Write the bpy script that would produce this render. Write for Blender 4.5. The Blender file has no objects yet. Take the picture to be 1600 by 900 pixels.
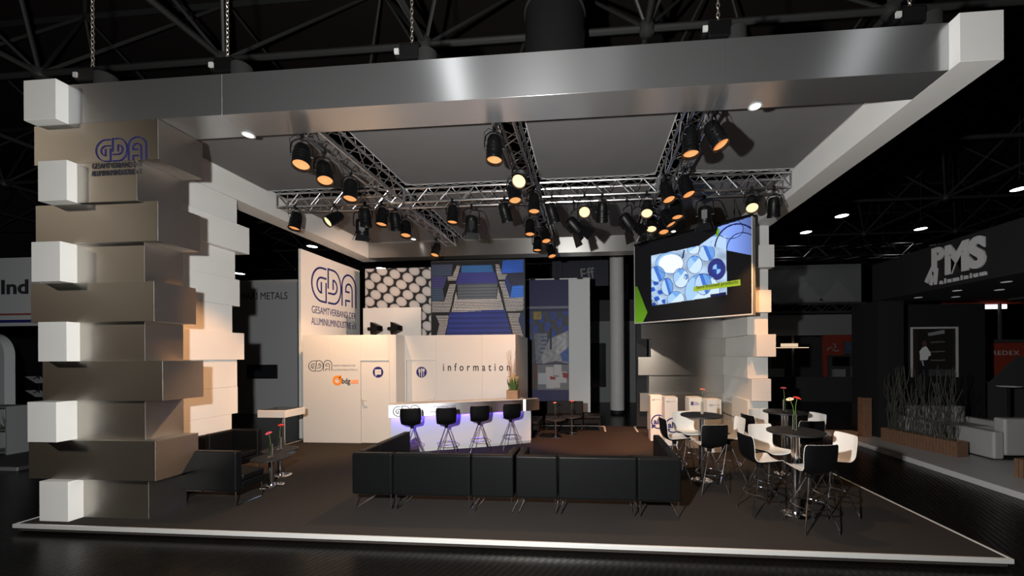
import bpy, bmesh, math, random
from mathutils import Vector, Matrix
R = random.Random(7)
PI = math.pi
SC = bpy.context.scene
COL = SC.collection

# ------------------------------------------------------------------ materials
def mat(name, color=(.5, .5, .5), rough=.5, metal=0., spec=.5, emit=None, es=1., alpha=None, trans=0., noise=0., nscale=20., bump=0., bscale=60., coat=0., ior=1.45):
    m = bpy.data.materials.new(name); m.use_nodes = True
    nt = m.node_tree; b = nt.nodes['Principled BSDF']
    b.inputs['Base Color'].default_value = (*color, 1)
    b.inputs['Roughness'].default_value = rough
    b.inputs['Metallic'].default_value = metal
    b.inputs['Specular IOR Level'].default_value = spec
    b.inputs['Transmission Weight'].default_value = trans
    b.inputs['Coat Weight'].default_value = coat
    b.inputs['IOR'].default_value = ior
    if emit:
        b.inputs['Emission Color'].default_value = (*emit, 1); b.inputs['Emission Strength'].default_value = es
    if noise or bump:
        tc = nt.nodes.new('ShaderNodeTexCoord')
    if noise:
        n = nt.nodes.new('ShaderNodeTexNoise'); n.inputs['Scale'].default_value = nscale; n.inputs['Detail'].default_value = 5
        r = nt.nodes.new('ShaderNodeMix'); r.data_type = 'RGBA'
        r.inputs[6].default_value = (*[c*(1-noise) for c in color], 1); r.inputs[7].default_value = (*[min(1, c*(1+noise)) for c in color], 1)
        nt.links.new(tc.outputs['Object'], n.inputs['Vector']); nt.links.new(n.outputs['Fac'], r.inputs[0]); nt.links.new(r.outputs[2], b.inputs['Base Color'])
    if bump:
        n2 = nt.nodes.new('ShaderNodeTexNoise'); n2.inputs['Scale'].default_value = bscale; n2.inputs['Detail'].default_value = 4
        bp = nt.nodes.new('ShaderNodeBump'); bp.inputs['Strength'].default_value = bump; bp.inputs['Distance'].default_value = .005
        nt.links.new(tc.outputs['Object'], n2.inputs['Vector']); nt.links.new(n2.outputs['Fac'], bp.inputs['Height']); nt.links.new(bp.outputs['Normal'], b.inputs['Normal'])
    return m

def brushed(name, color, rough=.36, aniso=.75, metal=1.):
    """aluminium sheet: brush lines run horizontally round the part"""
    m = bpy.data.materials.new(name); m.use_nodes = True
    nt = m.node_tree; b = nt.nodes['Principled BSDF']; L = nt.links.new
    b.inputs['Metallic'].default_value = metal; b.inputs['Anisotropic'].default_value = aniso
    g = nt.nodes.new('ShaderNodeNewGeometry'); c = nt.nodes.new('ShaderNodeVectorMath'); c.operation = 'CROSS_PRODUCT'
    c.inputs[1].default_value = (0, .03, 1)
    c2 = nt.nodes.new('ShaderNodeVectorMath'); c2.operation = 'CROSS_PRODUCT'; L(g.outputs['Normal'], c.inputs[0]); L(g.outputs['Normal'], c2.inputs[0]); L(c.outputs[0], c2.inputs[1]); L(c2.outputs[0], b.inputs['Tangent'])
    tc = nt.nodes.new('ShaderNodeTexCoord'); mp = nt.nodes.new('ShaderNodeMapping'); mp.inputs['Scale'].default_value = (1.5, 1.5, 220)
    n = nt.nodes.new('ShaderNodeTexNoise'); n.inputs['Scale'].default_value = 1.5; n.inputs['Detail'].default_value = 3
    L(tc.outputs['Object'], mp.inputs['Vector']); L(mp.outputs[0], n.inputs['Vector'])
    r = nt.nodes.new('ShaderNodeMapRange'); r.inputs['To Min'].default_value = rough*.97; r.inputs['To Max'].default_value = rough*1.04
    L(n.outputs['Fac'], r.inputs['Value']); L(r.outputs[0], b.inputs['Roughness'])
    x = nt.nodes.new('ShaderNodeMix'); x.data_type = 'RGBA'
    x.inputs[6].default_value = (*[q*.98 for q in color], 1); x.inputs[7].default_value = (*[min(1, q*1.02) for q in color], 1)
    L(n.outputs['Fac'], x.inputs[0]); L(x.outputs[2], b.inputs['Base Color'])
    return m

def print_mat(name, emissive=0., rough=.6):
    m = bpy.data.materials.new(name); m.use_nodes = True
    nt = m.node_tree; b = nt.nodes['Principled BSDF']
    a = nt.nodes.new('ShaderNodeVertexColor'); a.layer_name = 'ink'
    b.inputs['Roughness'].default_value = rough
    if emissive:
        b.inputs['Base Color'].default_value = (.004, .004, .004, 1); b.inputs['Specular IOR Level'].default_value = .1
        nt.links.new(a.outputs['Color'], b.inputs['Emission Color']); b.inputs['Emission Strength'].default_value = emissive
    else:
        nt.links.new(a.outputs['Color'], b.inputs['Base Color'])
    return m

M = {}
M['white'] = mat('white_board', (.62, .62, .60), .55, noise=.03, nscale=3)
M['white_lac'] = mat('white_lacquer', (.60, .575, .54), .4)
M['alu'] = brushed('brushed_aluminium', (.50, .47, .43), .46, .8)
M['alu_beam'] = brushed('brushed_aluminium_fascia', (.50, .51, .52), .28, .85, .90)
M['alu_warm'] = brushed('brushed_aluminium_wall', (.52, .51, .49), .36, .8)
M['trim'] = mat('aluminium_trim', (.62, .62, .60), .45, .4)
M['carpet'] = mat('carpet', (.029, .025, .0225), .95, spec=.1, noise=.35, nscale=160, bump=.5, bscale=300)
M['leather'] = mat('black_leather', (.0035, .0038, .0042), .45, spec=.15, noise=.2, nscale=40, bump=.12, bscale=180)
M['chrome'] = mat('chrome', (.75, .75, .76), .12, 1)
M['steel'] = mat('truss_aluminium', (.55, .55, .56), .30, 1)
M['dark_steel'] = mat('dark_roof_steel', (.06, .06, .06), .5, .3)
M['blackp'] = mat('black_plastic', (.003, .003, .0035), .42, spec=.18)
M['blackm'] = mat('black_lamp_metal', (.004, .004, .0045), .40, 0, .25)
M['shell_w'] = mat('white_shell_plastic', (.68, .66, .62), .35)
M['table_b'] = mat('black_table_top', (.012, .012, .013), .45)
M['glass'] = mat('clear_glass', (.9, .95, .92), .03, trans=1., ior=1.45)
M['fabric'] = mat('grey_ceiling_fabric', (.14, .138, .138), .9, spec=.1, noise=.06, nscale=2.5)
M['hem'] = mat('fabric_hem', (.45, .45, .44), .7)
M['lens'] = mat('warm_lamp_lens', (.3, .2, .1), .3, emit=(1, .36, .10), es=.8)
M['lens_hot'] = mat('bright_lamp_lens', (.3, .2, .1), .3, emit=(1, .70, .36), es=1.5)
M['lens_off'] = mat('dark_lamp_lens', (.03, .03, .03), .15, .3)
M['glow'] = mat('hall_lamp_diffuser', (.9, .9, .9), .5, emit=(1, .98, .95), es=9)
M['dglow'] = mat('downlight_diffuser', (.9, .9, .9), .5, emit=(1, .97, .9), es=5)
M['navy'] = mat('navy_blue_ink', (.012, .016, .13), .5)
M['bluel'] = mat('blue_letter_ink', (.008, .010, .11), .6)
M['ink'] = mat('dark_ink', (.02, .02, .028), .6)
M['grey_ink'] = mat('grey_ink', (.25, .25, .26), .6)
M['orange'] = mat('orange_ink', (.85, .25, .02), .5)
M['red_t'] = mat('red_flower_petal', (.75, .04, .04), .6)
M['pink_t'] = mat('pink_flower_petal', (.80, .10, .14), .6)
M['coral_t'] = mat('coral_flower_petal', (.85, .20, .12), .6)
M['cream_t'] = mat('cream_flower_petal', (.85, .65, .42), .6)
M['eye'] = mat('flower_eye', (.12, .03, .02), .8)
M['stem'] = mat('green_stem', (.10, .17, .03), .6)
M['wood'] = mat('planter_wood', (.30, .17, .09), .6, noise=.35, nscale=9)
M['dwood'] = mat('slatted_dark_wood', (.14, .075, .045), .6, noise=.4, nscale=14)
M['twig'] = mat('dry_twig', (.30, .15, .08), .8)
M['willow'] = mat('willow_stem', (.055, .055, .045), .8)
M['lit_white'] = mat('backlit_acrylic', (.8, .8, .8), .4, emit=(.92, .95, 1), es=.7)
M['counter'] = mat('satin_white_counter', (.56, .56, .60), .30)
M['alu_band'] = brushed('brushed_aluminium_band', (.34, .34, .35), .33, .8)
M['black'] = mat('matt_black', (.006, .006, .007), .7)
M['dark'] = mat('dark_grey_board', (.035, .036, .038), .7)
M['grey'] = mat('grey_board', (.20, .21, .22), .7)
M['lgrey'] = mat('light_grey_board', (.42, .44, .46), .7)
M['pale'] = mat('pale_grey_board', (.55, .57, .58), .7)
M['red'] = mat('red_board', (.22, .03, .016), .6)
M['glassd'] = mat('dark_glazing', (.02, .022, .025), .08, spec=.4)
M['psofa'] = mat('white_sofa_leather', (.30, .30, .30), .5)
M['slab'] = mat('pale_stand_floor', (.40, .40, .40), .4)
M['chain'] = mat('chain_steel', (.35, .33, .28), .4, .8)
M['column'] = mat('painted_concrete', (.50, .50, .50), .6, noise=.1, nscale=4)
M['grey_letter'] = mat('grey_metal_letters', (.40, .40, .41), .5)
M['print'] = print_mat('printed_panel')
M['screen'] = print_mat('screen_image', 1.0, .75)
M['strip'] = mat('lit_strip', (.9, .9, .9), .4, emit=(1, 1, 1), es=2.)
M['moss'] = mat('leaf_green', (.06, .11, .02), .7)
M['petal_y'] = mat('yellow_petal', (.75, .55, .22), .7)

# hall floor: dark sealed asphalt with fine ribs and worn scuffs
def hall_floor_mat():
    m = bpy.data.materials.new('dark_hall_floor'); m.use_nodes = True
    nt = m.node_tree; b = nt.nodes['Principled BSDF']; L = nt.links.new
    tc = nt.nodes.new('ShaderNodeTexCoord')
    n = nt.nodes.new('ShaderNodeTexNoise'); n.inputs['Scale'].default_value = 1.1; n.inputs['Detail'].default_value = 7
    L(tc.outputs['Object'], n.inputs['Vector'])
    x = nt.nodes.new('ShaderNodeMix'); x.data_type = 'RGBA'
    x.inputs[6].default_value = (.0015, .0014, .0013, 1); x.inputs[7].default_value = (.006, .0055, .005, 1)
    L(n.outputs['Fac'], x.inputs[0]); L(x.outputs[2], b.inputs['Base Color'])
    b.inputs['Roughness'].default_value = .30; b.inputs['Specular IOR Level'].default_value = .08
    w = nt.nodes.new('ShaderNodeTexWave'); w.wave_type = 'BANDS'; w.bands_direction = 'X'; w.inputs['Scale'].default_value = 4.5; w.inputs['Distortion'].default_value = .05
    mp = nt.nodes.new('ShaderNodeMapping'); mp.inputs['Rotation'].default_value = (0, 0, .42)
    L(tc.outputs['Object'], mp.inputs['Vector']); L(mp.outputs[0], w.inputs['Vector'])
    r = nt.nodes.new('ShaderNodeMapRange'); r.inputs['To Min'].default_value = .20; r.inputs['To Max'].default_value = .30
    L(w.outputs['Fac'], r.inputs['Value']); L(r.outputs[0], b.inputs['Roughness'])
    bp = nt.nodes.new('ShaderNodeBump'); bp.inputs['Strength'].default_value = .05; bp.inputs['Distance'].default_value = .002
    L(w.outputs['Fac'], bp.inputs['Height']); L(bp.outputs['Normal'], b.inputs['Normal'])
    return m
M['floor'] = hall_floor_mat()

# ------------------------------------------------------------------ mesh builder
class MB:
    def __init__(s): s.v = []; s.f = []; s.m = []; s.cols = None
    def add(s, vs, fs, mi=0):
        o = len(s.v); s.v += [tuple(p) for p in vs]; s.f += [tuple(i+o for i in f) for f in fs]; s.m += [mi]*len(fs); return s
    def box(s, x0, x1, y0, y1, z0, z1, mi=0):
        vs = [(x, y, z) for z in (z0, z1) for y in (y0, y1) for x in (x0, x1)]
        return s.add(vs, [(0, 2, 3, 1), (4, 5, 7, 6), (0, 1, 5, 4), (1, 3, 7, 5), (3, 2, 6, 7), (2, 0, 4, 6)], mi)
    def cyl(s, p, q, r, n=10, r2=None, mi=0, cap=True):
        p, q = Vector(p), Vector(q); d = q-p; r2 = r if r2 is None else r2
        if d.length < 1e-9: return s
        d.normalize(); a = d.orthogonal().normalized(); b = d.cross(a)
        vs = [p+(a*math.cos(t)+b*math.sin(t))*r for t in [2*PI*i/n for i in range(n)]]+[q+(a*math.cos(t)+b*math.sin(t))*r2 for t in [2*PI*i/n for i in range(n)]]
        fs = [(i, (i+1) % n, n+(i+1) % n, n+i) for i in range(n)]
        if cap: fs += [tuple(range(n-1, -1, -1)), tuple(range(n, 2*n))]
        return s.add(vs, fs, mi)
    def path(s, pts, r, n=8, closed=False, mi=0):
        pts = [Vector(p) for p in pts]; k = len(pts); rings = []
        t0 = None; a = None
        for i in range(k):
            if closed: t = (pts[(i+1) % k]-pts[i-1])
            else: t = pts[min(i+1, k-1)]-pts[max(i-1, 0)]
            t.normalize()
            if a is None: a = t.orthogonal().normalized()
            else: a = (a-t*a.dot(t)).normalized()
            b = t.cross(a)
            rings.append([pts[i]+(a*math.cos(2*PI*j/n)+b*math.sin(2*PI*j/n))*r for j in range(n)])
        vs = [p for g in rings for p in g]; fs = []
        for i in range(k if closed else k-1):
            o, q = i*n, ((i+1) % k)*n
            fs += [(o+j, o+(j+1) % n, q+(j+1) % n, q+j) for j in range(n)]
        if not closed: fs += [tuple(range(n-1, -1, -1)), tuple((k-1)*n+j for j in range(n))]
        return s.add(vs, fs, mi)
    def lathe(s, prof, n=24, c=(0, 0, 0), mi=0, cap=True):
        vs = []; fs = []
        for r, z in prof: vs += [(c[0]+max(r, 1e-4)*math.cos(2*PI*i/n), c[1]+max(r, 1e-4)*math.sin(2*PI*i/n), c[2]+z) for i in range(n)]
        for k in range(len(prof)-1): fs += [(k*n+i, k*n+(i+1) % n, (k+1)*n+(i+1) % n, (k+1)*n+i) for i in range(n)]
        if cap and prof[0][0] > 1e-3: fs.append(tuple(range(n-1, -1, -1)))
        if cap and prof[-1][0] > 1e-3: fs.append(tuple((len(prof)-1)*n+i for i in range(n)))
        return s.add(vs, fs, mi)
    def prism(s, poly, f0, f1, mi=0):
        """poly: list of 2-d points; f0/f1 map a 2-d point to 3-d on the two faces"""
        n = len(poly); vs = [f0(*p) for p in poly]+[f1(*p) for p in poly]
        return s.add(vs, [tuple(range(n-1, -1, -1)), tuple(range(n, 2*n))]+[(i, (i+1) % n, n+(i+1) % n, n+i) for i in range(n)], mi)
    def build(s, name, mats, parent=None, loc=None, smooth=False, bevel=0., seg=2):
        if not isinstance(mats, (list, tuple)): mats = [mats]
        off = Vector((0, 0, 0))
        if parent is not None: off = world_loc(parent)
        elif loc is not None: off = Vector(loc)
        me = bpy.data.meshes.new(name)
        me.from_pydata([tuple(Vector(v)-off) for v in s.v], [], s.f)
        for m in mats: me.materials.append(m)
        for p, mi in zip(me.polygons, s.m): p.material_index = mi; p.use_smooth = smooth
        if s.cols:
            ca = me.color_attributes.new('ink', 'FLOAT_COLOR', 'POINT')
            ca.data.foreach_set('color', [c for col in s.cols for c in (*col, 1.)])
        bm = bmesh.new(); bm.from_mesh(me); bmesh.ops.recalc_face_normals(bm, faces=bm.faces); bm.to_mesh(me); bm.free()
        if smooth:
            try: me.set_sharp_from_angle(angle=.7)
            except Exception: pass
        o = bpy.data.objects.new(name, me); COL.objects.link(o)
        if parent is not None: o.parent = parent
        elif loc is not None: o.location = loc
        if bevel:
            b = o.modifiers.new('bevel', 'BEVEL'); b.width = bevel; b.segments = seg; b.limit_method = 'ANGLE'
        return o

def world_loc(o):
    v = Vector(o.location)
    while o.parent: o = o.parent; v = v+Vector(o.location)
    return v
def thing(name, label, cat, loc=(0, 0, 0), rz=0., group=None):
    o = bpy.data.objects.new(name, None); o.empty_display_size = .1; COL.objects.link(o); o.location = loc; o.rotation_euler = (0, 0, rz)
    return tag(o, label, cat, group)
def tag(o, label, cat, group=None, kind=None):
    o['label'] = label; o['category'] = cat
    if group: o['group'] = group
    if kind: o['kind'] = kind
    return o
def struct(o): o['kind'] = 'structure'; return o
def dup(root, loc, rz, label, group=None):
    r = root.copy(); COL.objects.link(r); r.location = loc; r.rotation_euler = (0, 0, rz); r['label'] = label
    if group: r['group'] = group
    for ch in list(root.children):
        c = ch.copy(); COL.objects.link(c); c.parent = r
        for g in list(ch.children):
            d = g.copy(); COL.objects.link(d); d.parent = c
    return r

# ------------------------------------------------------------------ lettering
def lettering(name, s, m, parent, org, right, up, w, h, depth=.004, bold=0., spacing=1., label=None):
    """text fitted into a w x h box whose lower left corner is org"""
    cu = bpy.data.curves.new('txt', 'FONT'); cu.body = s; cu.size = 1; cu.offset = bold; cu.space_character = spacing; cu.resolution_u = 4
    t = bpy.data.objects.new('txt', cu); COL.objects.link(t); bpy.context.view_layer.update()
    me = bpy.data.meshes.new_from_object(t.evaluated_get(bpy.context.evaluated_depsgraph_get()))
    bpy.data.objects.remove(t); bpy.data.curves.remove(cu)
    xs = [v.co.x for v in me.vertices]; ys = [v.co.y for v in me.vertices]
    x0, x1, y0, y1 = min(xs), max(xs), min(ys), max(ys)
    r, u = Vector(right).normalized(), Vector(up).normalized(); n = r.cross(u)
    if h is None: h = (y1-y0)*w/(x1-x0)
    off = world_loc(parent) if parent is not None else Vector(org)
    front = [Vector(org)+r*((v.co.x-x0)/(x1-x0)*w)+u*((v.co.y-y0)/(y1-y0)*h)+n*depth-off for v in me.vertices]
    back = [p-n*depth*.98 for p in front]
    k = len(front); faces = [tuple(p.vertices) for p in me.polygons]; bed = {}
    for f in faces:
        for i in range(len(f)):
            a, b = f[i], f[(i+1) % len(f)]
            if (b, a) in bed: del bed[(b, a)]
            else: bed[(a, b)] = 1
    fs = faces+[(a, a+k, b+k, b) for a, b in bed]
    bpy.data.meshes.remove(me)
    me = bpy.data.meshes.new(name); me.from_pydata([tuple(p) for p in front+back], [], fs); me.materials.append(m)
    o = bpy.data.objects.new(name, me); COL.objects.link(o)
    if parent is not None: o.parent = parent
    else: o.location = org
    if label: o['label'] = label
    return o

def arc(cx, cy, r, a0, a1, n=14, ry=None):
    ry = ry or r
    return [(cx+r*math.cos(math.radians(a0+(a1-a0)*i/n)), cy+ry*math.sin(math.radians(a0+(a1-a0)*i/n))) for i in range(n+1)]
def ribbon(mb, pts, w, f, depth):
    """flat stroke along a 2-d polyline; f maps (x, y, d) to 3-d"""
    k = len(pts); L = []; Rr = []
    for i in range(k):
        a = pts[max(i-1, 0)]; b = pts[i]; c = pts[min(i+1, k-1)]
        d1 = Vector((b[0]-a[0], b[1]-a[1])); d2 = Vector((c[0]-b[0], c[1]-b[1]))
        if d1.length < 1e-9: d1 = d2
        if d2.length < 1e-9: d2 = d1
        d1.normalize(); d2.normalize(); n = Vector((-d1.y-d2.y, d1.x+d2.x))
        if n.length < 1e-6: n = Vector((-d1.y, d1.x))
        n.normalize(); k2 = max(.5, n.dot(Vector((-d1.y, d1.x))))
        q = n*(w/2/k2); L.append((b[0]+q.x, b[1]+q.y)); Rr.append((b[0]-q.x, b[1]-q.y))
    vs = [f(*p, depth) for p in L]+[f(*p, depth) for p in Rr]+[f(*p, 0) for p in L]+[f(*p, 0) for p in Rr]
    fs = []
    for i in range(k-1):
        fs += [(i, k+i, k+i+1, i+1), (2*k+i, 2*k+i+1, 3*k+i+1, 3*k+i), (i, i+1, 2*k+i+1, 2*k+i), (k+i, 3*k+i, 3*k+i+1, k+i+1)]
    fs += [(0, 2*k, 3*k, k), (k-1, 2*k-1, 4*k-1, 3*k-1)]
    mb.add(vs, fs)
# the three looped capitals, in a box 2.22 wide by 1 high
GDA = [
 [(.66, .97)]+[(.46, .97)]+arc(.46, .485, .46, 90, 270, 18, .485)+[(.64, 0), (.64, .57)],
 [(.66, .69), (.44, .69)]+arc(.43, .47, .20, 90, 270, 12, .22)+[(.42, .25), (.42, .56)],
 [(.74, .42), (.74, 1.0), (1.0, 1.0)]+arc(1.0, .5, .38, 90, -90, 18, .5)+[(.73, 0)],
 [(.73, .29), (.98, .29)]+arc(.98, .50, .20, -90, 90, 12, .21)+[(.98, .71), (.98, .42)],
 [(1.44, 0), (1.44, .62)]+arc(1.83, .62, .39, 180, 0, 18, .40)+[(2.22, 0)],
 [(1.86, .47), (1.64, .47), (1.64, .54)]+arc(1.82, .54, .18, 180, 0, 10, .19)+[(2.0, 0)],
 [(1.64, 0), (1.64, .19), (1.88, .19)]]
def gda_logo(m, parent, org, right, up, w, h, stroke=.048, depth=.004, name='logo'):
    r, u = Vector(right).normalized(), Vector(up).normalized(); n = r.cross(u); mb = MB()
    f = lambda x, y, d: Vector(org)+r*(x/2.22*w)+u*(y*h)+n*(d+.0005)
    for p in GDA: ribbon(mb, p, stroke, f, depth)
    return mb.build(name, m, parent)

def printed(name, parent, org, right, up, w, h, nx, ny, fn, m, thick=0.):
    """flat printed picture: fn(u, v) -> linear rgb, v measured downwards"""
    r, u_ = Vector(right).normalized(), Vector(up).normalized(); mb = MB(); vs = []; cols = []
    for j in range(ny+1):
        for i in range(nx+1):
            a, b = i/nx, j/ny
            vs.append(Vector(org)+r*(a*w)+u_*((1-b)*h)); cols.append(fn(a, b))
    fs = [(j*(nx+1)+i, j*(nx+1)+i+1, (j+1)*(nx+1)+i+1, (j+1)*(nx+1)+i) for j in range(ny) for i in range(nx)]
    mb.add(vs, fs); mb.cols = cols
    return mb.build(name, m, parent)
def srgb(r, g, b): return tuple(((c/255)/12.92 if c/255 <= .04045 else ((c/255+.055)/1.055)**2.4) for c in (r, g, b))
def inpoly(x, y, P):
    c = False; j = len(P)-1
    for i in range(len(P)):
        if (P[i][1] > y) != (P[j][1] > y) and x < (P[j][0]-P[i][0])*(y-P[i][1])/(P[j][1]-P[i][1])+P[i][0]: c = not c
        j = i
    return c

H = .495      # height of one stacked block

# ================================================================== THE HALL
struct(MB().add([(-30, -22, -.1), (42, -22, -.1), (42, 36, -.1), (-30, 36, -.1)], [(0, 1, 2, 3)]).build('floor', M['floor']))
struct(MB().box(-30, 42, -22, 36, 13, 13.2).build('ceiling', mat('dark_ceiling', (.02, .014, .013), .9)))
wallm = mat('dark_hall_wall', (.03, .03, .032), .8)
struct(MB().box(-30, 42, 36, 36.2, -.1, 13).build('wall_back', wallm))
struct(MB().box(-30.2, -30, -22, 36, -.1, 13).build('wall_left', wallm))
struct(MB().box(42, 42.2, -22, 36, -.1, 13).build('wall_right', wallm))
struct(MB().box(-30, 42, -22.2, -22, -.1, 13).build('wall_front', wallm))

# tubular space frame under the hall ceiling: one row of bars every 4.6 m
def roof_row(k, label):
    y = -1.0+4.6*k; t = thing('roof_truss', label, 'roof truss', (6, y, 8.6), group='roof trusses of the hall')
    bot, top, web = MB(), MB(), MB()
    X = [-24+4.6*i for i in range(14)]
    bot.cyl((X[0], y, 8.6), (X[-1], y, 8.6), .065, 8)
    top.cyl((X[0]+2.3, y+2.3, 12.2), (X[-1]+2.3, y+2.3, 12.2), .085, 8)
    for x in X:
        for dx in (-2.3, 2.3):
            for dy in (-2.3, 2.3): web.cyl((x, y, 8.6), (x+dx, y+dy, 12.2), .036, 6)
        bot.cyl((x, y, 8.6), (x, y+4.6, 8.6), .06, 6); top.cyl((x+2.3, y+2.3, 12.2), (x+2.3, y+2.3, 13.0), .05, 6)
        bot.lathe([(.02, -.16), (.14, -.1), (.17, 0), (.14, .1), (.02, .16)], 10, (x, y, 8.6))
    bot.build('bottom_grid', M['dark_steel'], t, smooth=True); top.build('top_grid', M['dark_steel'], t, smooth=True)
    web.build('lattice', M['dark_steel'], t, smooth=True)
for k, l in enumerate(('dark tubular roof truss directly above the front silver beam', 'dark tubular roof truss above the middle of the stand ceiling', 'dark tubular roof truss above the back edge of the stand',
                       'dark tubular roof truss behind the stand, over the round column', 'dark tubular roof truss second from the far wall of the hall', 'dark tubular roof truss nearest the far wall of the hall')): roof_row(k, l)

# fat ventilation duct that drops out of the roof
t = thing('ventilation_duct', 'large round dark ventilation duct hanging above the front silver beam', 'duct', (6.4, 3.0, 6.2))
MB().lathe([(.50, 0), (.56, .05), (.56, 6.8)], 40, (6.4, 3, 6.2)).build('pipe', mat('duct_metal', (.06, .062, .065), .35, .7), t, smooth=True)
for z in (7.2, 8.4, 9.6): MB().lathe([(.555, 0), (.58, .015), (.58, .05), (.555, .065)], 40, (6.4, 3, z)).build('clamp_ring', M['dark_steel'], t, smooth=True)

# grid trusses in the dark behind the stand
def lattice_truss(name, label, p, q, size, m, group=None, rchord=.025, rweb=.011, step=None, cat='truss', zig=True):
    p, q = Vector(p), Vector(q); d = (q-p); L = d.length; d.normalize(); s = Vector((-d.y, d.x, 0)); h = size/2
    t = thing(name, label, cat, tuple((p+q)/2-Vector((0, 0, h))), 0, group)
    for a in (-h, h):
        for z in (-h, h): MB().cyl(p+s*a+Vector((0, 0, z)), q+s*a+Vector((0, 0, z)), rchord, 8).build('chord', m, t, smooth=True)
    w = MB(); n = max(2, round(L/(step or size))); U = Vector((0, 0, 1))
    corners = [(-h, -h), (h, -h), (h, h), (-h, h)]
    for i in range(n):
        a, b = p+d*(L*i/n), p+d*(L*(i+1)/n)
        for k in range(4):
            c0, c1 = corners[k], corners[(k+1) % 4]
            if i % 2: c0, c1 = c1, c0
            w.cyl(a+s*c0[0]+U*c0[1], b+s*c1[0]+U*c1[1], rweb, 6)
    for e in (p, q):
        for k in range(4):
            c0, c1 = corners[k], corners[(k+1) % 4]
            w.cyl(e+s*c0[0]+U*c0[1], e+s*c1[0]+U*c1[1], rweb*1.3, 6)
    w.build('lattice', m, t, smooth=True)
    return t
lattice_truss('ceiling_truss', 'dim silver lattice truss across the far right background above the grey wall', (13.5, 15, 7.0), (24, 15, 7.0), .55, mat('dim_truss', (.16, .16, .165), .35, 1), rchord=.03, rweb=.015)
lattice_truss('ceiling_truss', 'dark lattice truss between the two grey bands in the right background', (13.5, 14.6, 4.25), (20, 14.6, 4.25), .4, M['dark_steel'], rchord=.03, rweb=.015)

# round lamps hanging in the hall
def hall_lamp(x, y, z, label, r=.22, first=[]):
    if not first:
        t = thing('hall_lamp', label, 'lamp', (x, y, z), 0, 'round lamps hanging from the hall roof')
        MB().lathe([(.235, -.0), (.22, .10), (.13, .24), (.08, .34), (.05, .36), (.001, .36)], 24, (x, y, z), cap=False).build('shade', M['blackm'], t, smooth=True)
        MB().lathe([(.001, .012), (.225, .012), (.225, .03), (.001, .03)], 24, (x, y, z)).build('diffuser', M['glow'], t)
        MB().cyl((x, y, z), (x, y, z+1), .012, 6).build('suspension_rod', M['dark_steel'], t)
        first.append(t)
    else:
        t = dup(first[0], (x, y, z), 0, label)
        for c in t.children:
            pass
    for c in t.children:
        if c.name.startswith('suspension_rod'): c.location.z = .355; c.scale.z = 13.0-z-.355
    return t
HL = [(17.36, 12.0, 8.0-.32, 'round hall lamp glowing right of the big right-hand beam, above the grey lattice truss'), (17.2, 14.2, 7.75, 'round hall lamp glowing just right of the white stacked pillar top'),
      (22.2, 14.2, 7.75, 'round hall lamp glowing to the left above the grey PMS letters'), (22.4, 10.5, 7.9, 'round hall lamp glowing at the far right edge of the picture'),
      (-9.9, 12.7, 6.1, 'round hall lamp glowing above the grey wall with METALS lettering, left one'), (-6.6, 13.3, 7.5, 'round hall lamp glowing above the tall white GDA sign panel'),
      (-2.97, 13.2, 6.3, 'round hall lamp glowing in the dark above the oval-pattern panel')]
for a in HL: hall_lamp(*a)

# ================================================================== THE STAND: platform, pillars, canopy
W, DP = 11.14, 6.72
t = thing('carpeted_platform', 'wide low stand platform with dark carpet and aluminium edge trim', 'platform', (W/2, DP/2, -.09))
MB().box(.03, W-.03, .03, DP, -.085, 0.0).build('carpet', M['carpet'], t)
def trim(x0, x1, y0, y1): MB().box(x0, x1, y0, y1, -.042, .006).build('edge_trim', M['trim'], t, bevel=.003)
trim(0, W, 0, .028); trim(0, .028, .029, DP); trim(W-.028, W, .029, DP); trim(.03, 7.45, DP-.02, DP+.008); trim(7.42, 7.47, 5.95, DP-.021); trim(8.27, 8.32, 5.95, DP-.021); trim(8.33, W-.03, DP-.02, DP+.008)
MB().box(.06, W-.06, .06, DP-.05, -.1, -.086).build('plinth', M['black'], t)

# --- left pillar: log-cabin stack of aluminium and white blocks
t = thing('stacked_block_pillar', 'left front pillar of stacked aluminium and white blocks under the beam end', 'pillar', (.9, .7, 0))
def blk(nm, x0, x1, y0, y1, k, m): return MB().box(x0, x1, y0, y1, k*H+.001, (k+1)*H-.001).build(nm, M[m], t, bevel=.0006 if m != 'white' else .002, seg=1)
wf = {0: (.19, .59, .11), 2: (.105, .505, .065), 4: (.15, .55, .13), 6: (.115, .515, .098), 8: (.235, .635, .085)}   # x0, x1, y of the white box fronts
wend = {9: 2.41, 8: 2.53, 7: 2.37, 6: 2.45, 5: 2.31, 4: 2.50, 3: 2.40, 2: 2.41, 1: 2.29, 0: 2.4}
mf = {1: (-.10, 1.665, .195), 3: (.07, 1.745, .215), 5: (-.085, 1.64, .21), 7: (.0, 1.705, .205), 9: (.035, 1.75, .175)}
for k in range(10):
    if k % 2 == 0:
        x0, x1, y = wf[k]; ym = .25 if k != 8 else .176
        blk('white_block', x0, min(x1, x1), y, wend[k], k, 'white')
        blk('aluminium_block', x1+.001, 1.46 if k else 1.50, ym, .69, k, 'alu')
    else:
        x0, x1, y = mf[k]
        blk('aluminium_block', x0, x1, y, .70, k, 'alu'); blk('white_block', .09, .507, .701, wend[k], k, 'white')
gda_logo(M['bluel'], t, (.905, .1745, 4.462), (1, 0, 0), (0, 0, 1), .685, .275, .042)
lettering('lettering', 'GESAMTVERBAND DER', M['ink'], t, (.85, .1745, 4.375), (1, 0, 0), (0, 0, 1), .69, .066)
lettering('lettering', 'ALUMINIUMINDUSTRIE e.V.', M['ink'], t, (.842, .1745, 4.285), (1, 0, 0), (0, 0, 1), .70, .066)

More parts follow.
